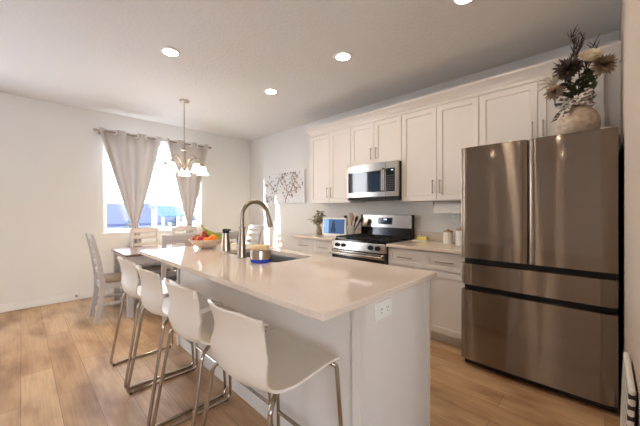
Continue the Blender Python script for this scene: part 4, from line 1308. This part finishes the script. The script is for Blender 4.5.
def perforated_material():
    m = mat('perforated white plastic', rgb(238, 236, 230), 0.4)
    nt = m.node_tree
    tc = nt.nodes.new('ShaderNodeTexCoord')
    sep = nt.nodes.new('ShaderNodeSeparateXYZ')
    cb = nt.nodes.new('ShaderNodeCombineXYZ')
    vo = nt.nodes.new('ShaderNodeTexVoronoi')
    vo.voronoi_dimensions = '2D'
    vo.inputs['Scale'].default_value = 26.0
    vo.inputs['Randomness'].default_value = 0.0
    rp = nt.nodes.new('ShaderNodeValToRGB')
    rp.color_ramp.interpolation = 'CONSTANT'
    rp.color_ramp.elements[0].color = rgb(52, 47, 43)
    rp.color_ramp.elements[1].position = 0.27
    rp.color_ramp.elements[1].color = rgb(238, 236, 230)
    nt.links.new(tc.outputs['Object'], sep.inputs[0])
    nt.links.new(sep.outputs['Y'], cb.inputs['X'])
    nt.links.new(sep.outputs['Z'], cb.inputs['Y'])
    nt.links.new(cb.outputs[0], vo.inputs['Vector'])
    nt.links.new(vo.outputs['Distance'], rp.inputs[0])
    nt.links.new(rp.outputs[0], nt.nodes['Principled BSDF'].inputs['Base Color'])
    return m

# ------------------------------------------------------------------ folding step stool against the right wall
ss = thing('folding_step_stool', 'white folded plastic step stool leaning beside the refrigerator', 'step stool', (0.052, 1.70, 0))
tilt = 0.020 / 0.6
def sx(z, o): return o + tilt * z
def leanbox(mb, y0, y1, z0, z1, o0, o1, bev=0.006):
    mb.hexa([(sx(z0, o0), y0, z0), (sx(z0, o1), y0, z0), (sx(z0, o1), y1, z0), (sx(z0, o0), y1, z0), (sx(z1, o0), y0, z1), (sx(z1, o1), y0, z1), (sx(z1, o1), y1, z1), (sx(z1, o0), y1, z1)], bev)
    return mb
for yy in (-0.19, 0.15): leanbox(MB(), yy, yy + 0.04, 0.0, 0.42, -0.014, 0.006).build('leg', M['white_plastic'], ss)
tp = leanbox(MB(), -0.20, 0.20, 0.40, 0.64, -0.014, 0.006, 0.009).build('step_panel', perforated_material(), ss)
leanbox(MB(), -0.148, 0.148, 0.16, 0.21, -0.010, 0.004).build('cross_brace', M['white_plastic'], ss)

# door stop on the left baseboard
ds = thing('door_stop', 'small round door stop on the left baseboard', 'door stop', (XL + 0.0145, 0.55, 0.06))
MB().lathe([(0, 0), (0.016, 0), (0.016, 0.006), (0.009, 0.010), (0.009, 0.035), (0.012, 0.038), (0.012, 0.048), (0, 0.05)], 16, (0, 0, 0), Matrix.Rotation(R(90), 3, 'Y')).build('bumper', M['nickel'], ds)

# ------------------------------------------------------------------ outdoors
struct(MB().box(-70, XL - 0.16, -40, 60, -2.6, -2.5).box(XR + 0.2, 60, -40, 40, -2.6, -2.5).build('ground', M['snow'], smooth=False))
def house(label, x, y, rz, w_, d_, eave, ridge, roofm):
    o = thing('house', label, 'house', (x, y, -2.5), rz)
    MB().box(-d_ / 2, d_ / 2, -w_ / 2, w_ / 2, 0, eave).build('walls', M['siding'], o, smooth=False)
    m = MB()
    ov = 0.4
    a = [(-d_ / 2 - ov, eave - 0.1), (0, ridge), (d_ / 2 + ov, eave - 0.1), (d_ / 2 + ov, eave + 0.08), (0, ridge + 0.18), (-d_ / 2 - ov, eave + 0.08)]
    F1 = [m.bm.verts.new((p, -w_ / 2 - ov, q)) for p, q in a]; F2 = [m.bm.verts.new((p, w_ / 2 + ov, q)) for p, q in a]
    for i in range(6): m.bm.faces.new((F1[i], F1[(i + 1) % 6], F2[(i + 1) % 6], F2[i]))
    m.bm.faces.new(F1); m.bm.faces.new(F2[::-1])
    m.build('roof', roofm, o, smooth=False)
    for yy in (-w_ * 0.3, 0, w_ * 0.3):
        MB().box(d_ / 2, d_ / 2 + 0.05, yy - 0.4, yy + 0.4, eave * 0.45, eave * 0.85).build('window', M['screen_mid'] if False else M['black'], o, smooth=False)
house('pale house with blue-grey roof seen through the left window pane', -27.0, 4.6, 0.1, 5.0, 6.0, 2.75, 4.15, M['roof_slate'])
house('pale house with blue-grey roof seen past the window mullion', -36.5, 12.2, -0.1, 3.6, 5.0, 2.6, 3.9, M['roof_slate'])
sh = thing('canopy', 'bright blue slanted canopy seen through the right window pane', 'canopy', (-17.2, 5.85, -2.5))
MB().hexa([(0.6, -0.72, 3.42), (0.6, 0.52, 3.42), (-0.6, 0.62, 3.98), (-0.6, -1.0, 3.98), (0.6, -0.72, 3.47), (0.6, 0.52, 3.47), (-0.6, 0.62, 4.03), (-0.6, -1.0, 4.03)]).build('roof', M['roof_blue'], sh, smooth=False)
for px, py, hh in ((0.5, -0.6, 3.45), (0.5, 0.45, 3.45), (-0.5, -0.8, 3.92), (-0.5, 0.5, 3.92)): MB().box(px - 0.05, px + 0.05, py - 0.05, py + 0.05, 0, hh).build('post', M['siding'], sh, smooth=False)
def conifer(label, x, y, h_, seed):
    o = thing('conifer', label, 'tree', (x, y, -2.5))
    rr = random.Random(seed)
    MB().tube([(0, 0, 0), (0, 0, h_)], [0.12, 0.03], 8).build('trunk', M['stem'], o)
    m = MB()
    for k in range(260):
        t = rr.random() ** 0.8
        a = rr.random() * 2 * PI
        L = (0.25 + 0.75 * (1 - t)) * h_ * 0.28
        m.leaf((0, 0, 0.15 * h_ + 0.85 * h_ * t), (math.cos(a), math.sin(a), -0.1 + rr.random() * 0.4), L, L * 0.35, 0.2)
    m.build('foliage', M['evergreen'], o, angle=80)
conifer('blue-green conifer below the blue canopy outside the window', -20.5, 7.2, 3.4, 1)
conifer('blue-green conifer outside the window beside the right curtain', -19.5, 9.0, 3.2, 2)
conifer('blue-green conifer outside between the houses and canopy', -22.3, 5.0, 3.3, 3)
house('unseen tall building added to keep the sun off the patio door', -7.75, -10.5, R(90), 4.3, 1.2, 9.6, 10.2, M['roof_slate'])  # sun blocker added out of view so no direct sun enters the patio door
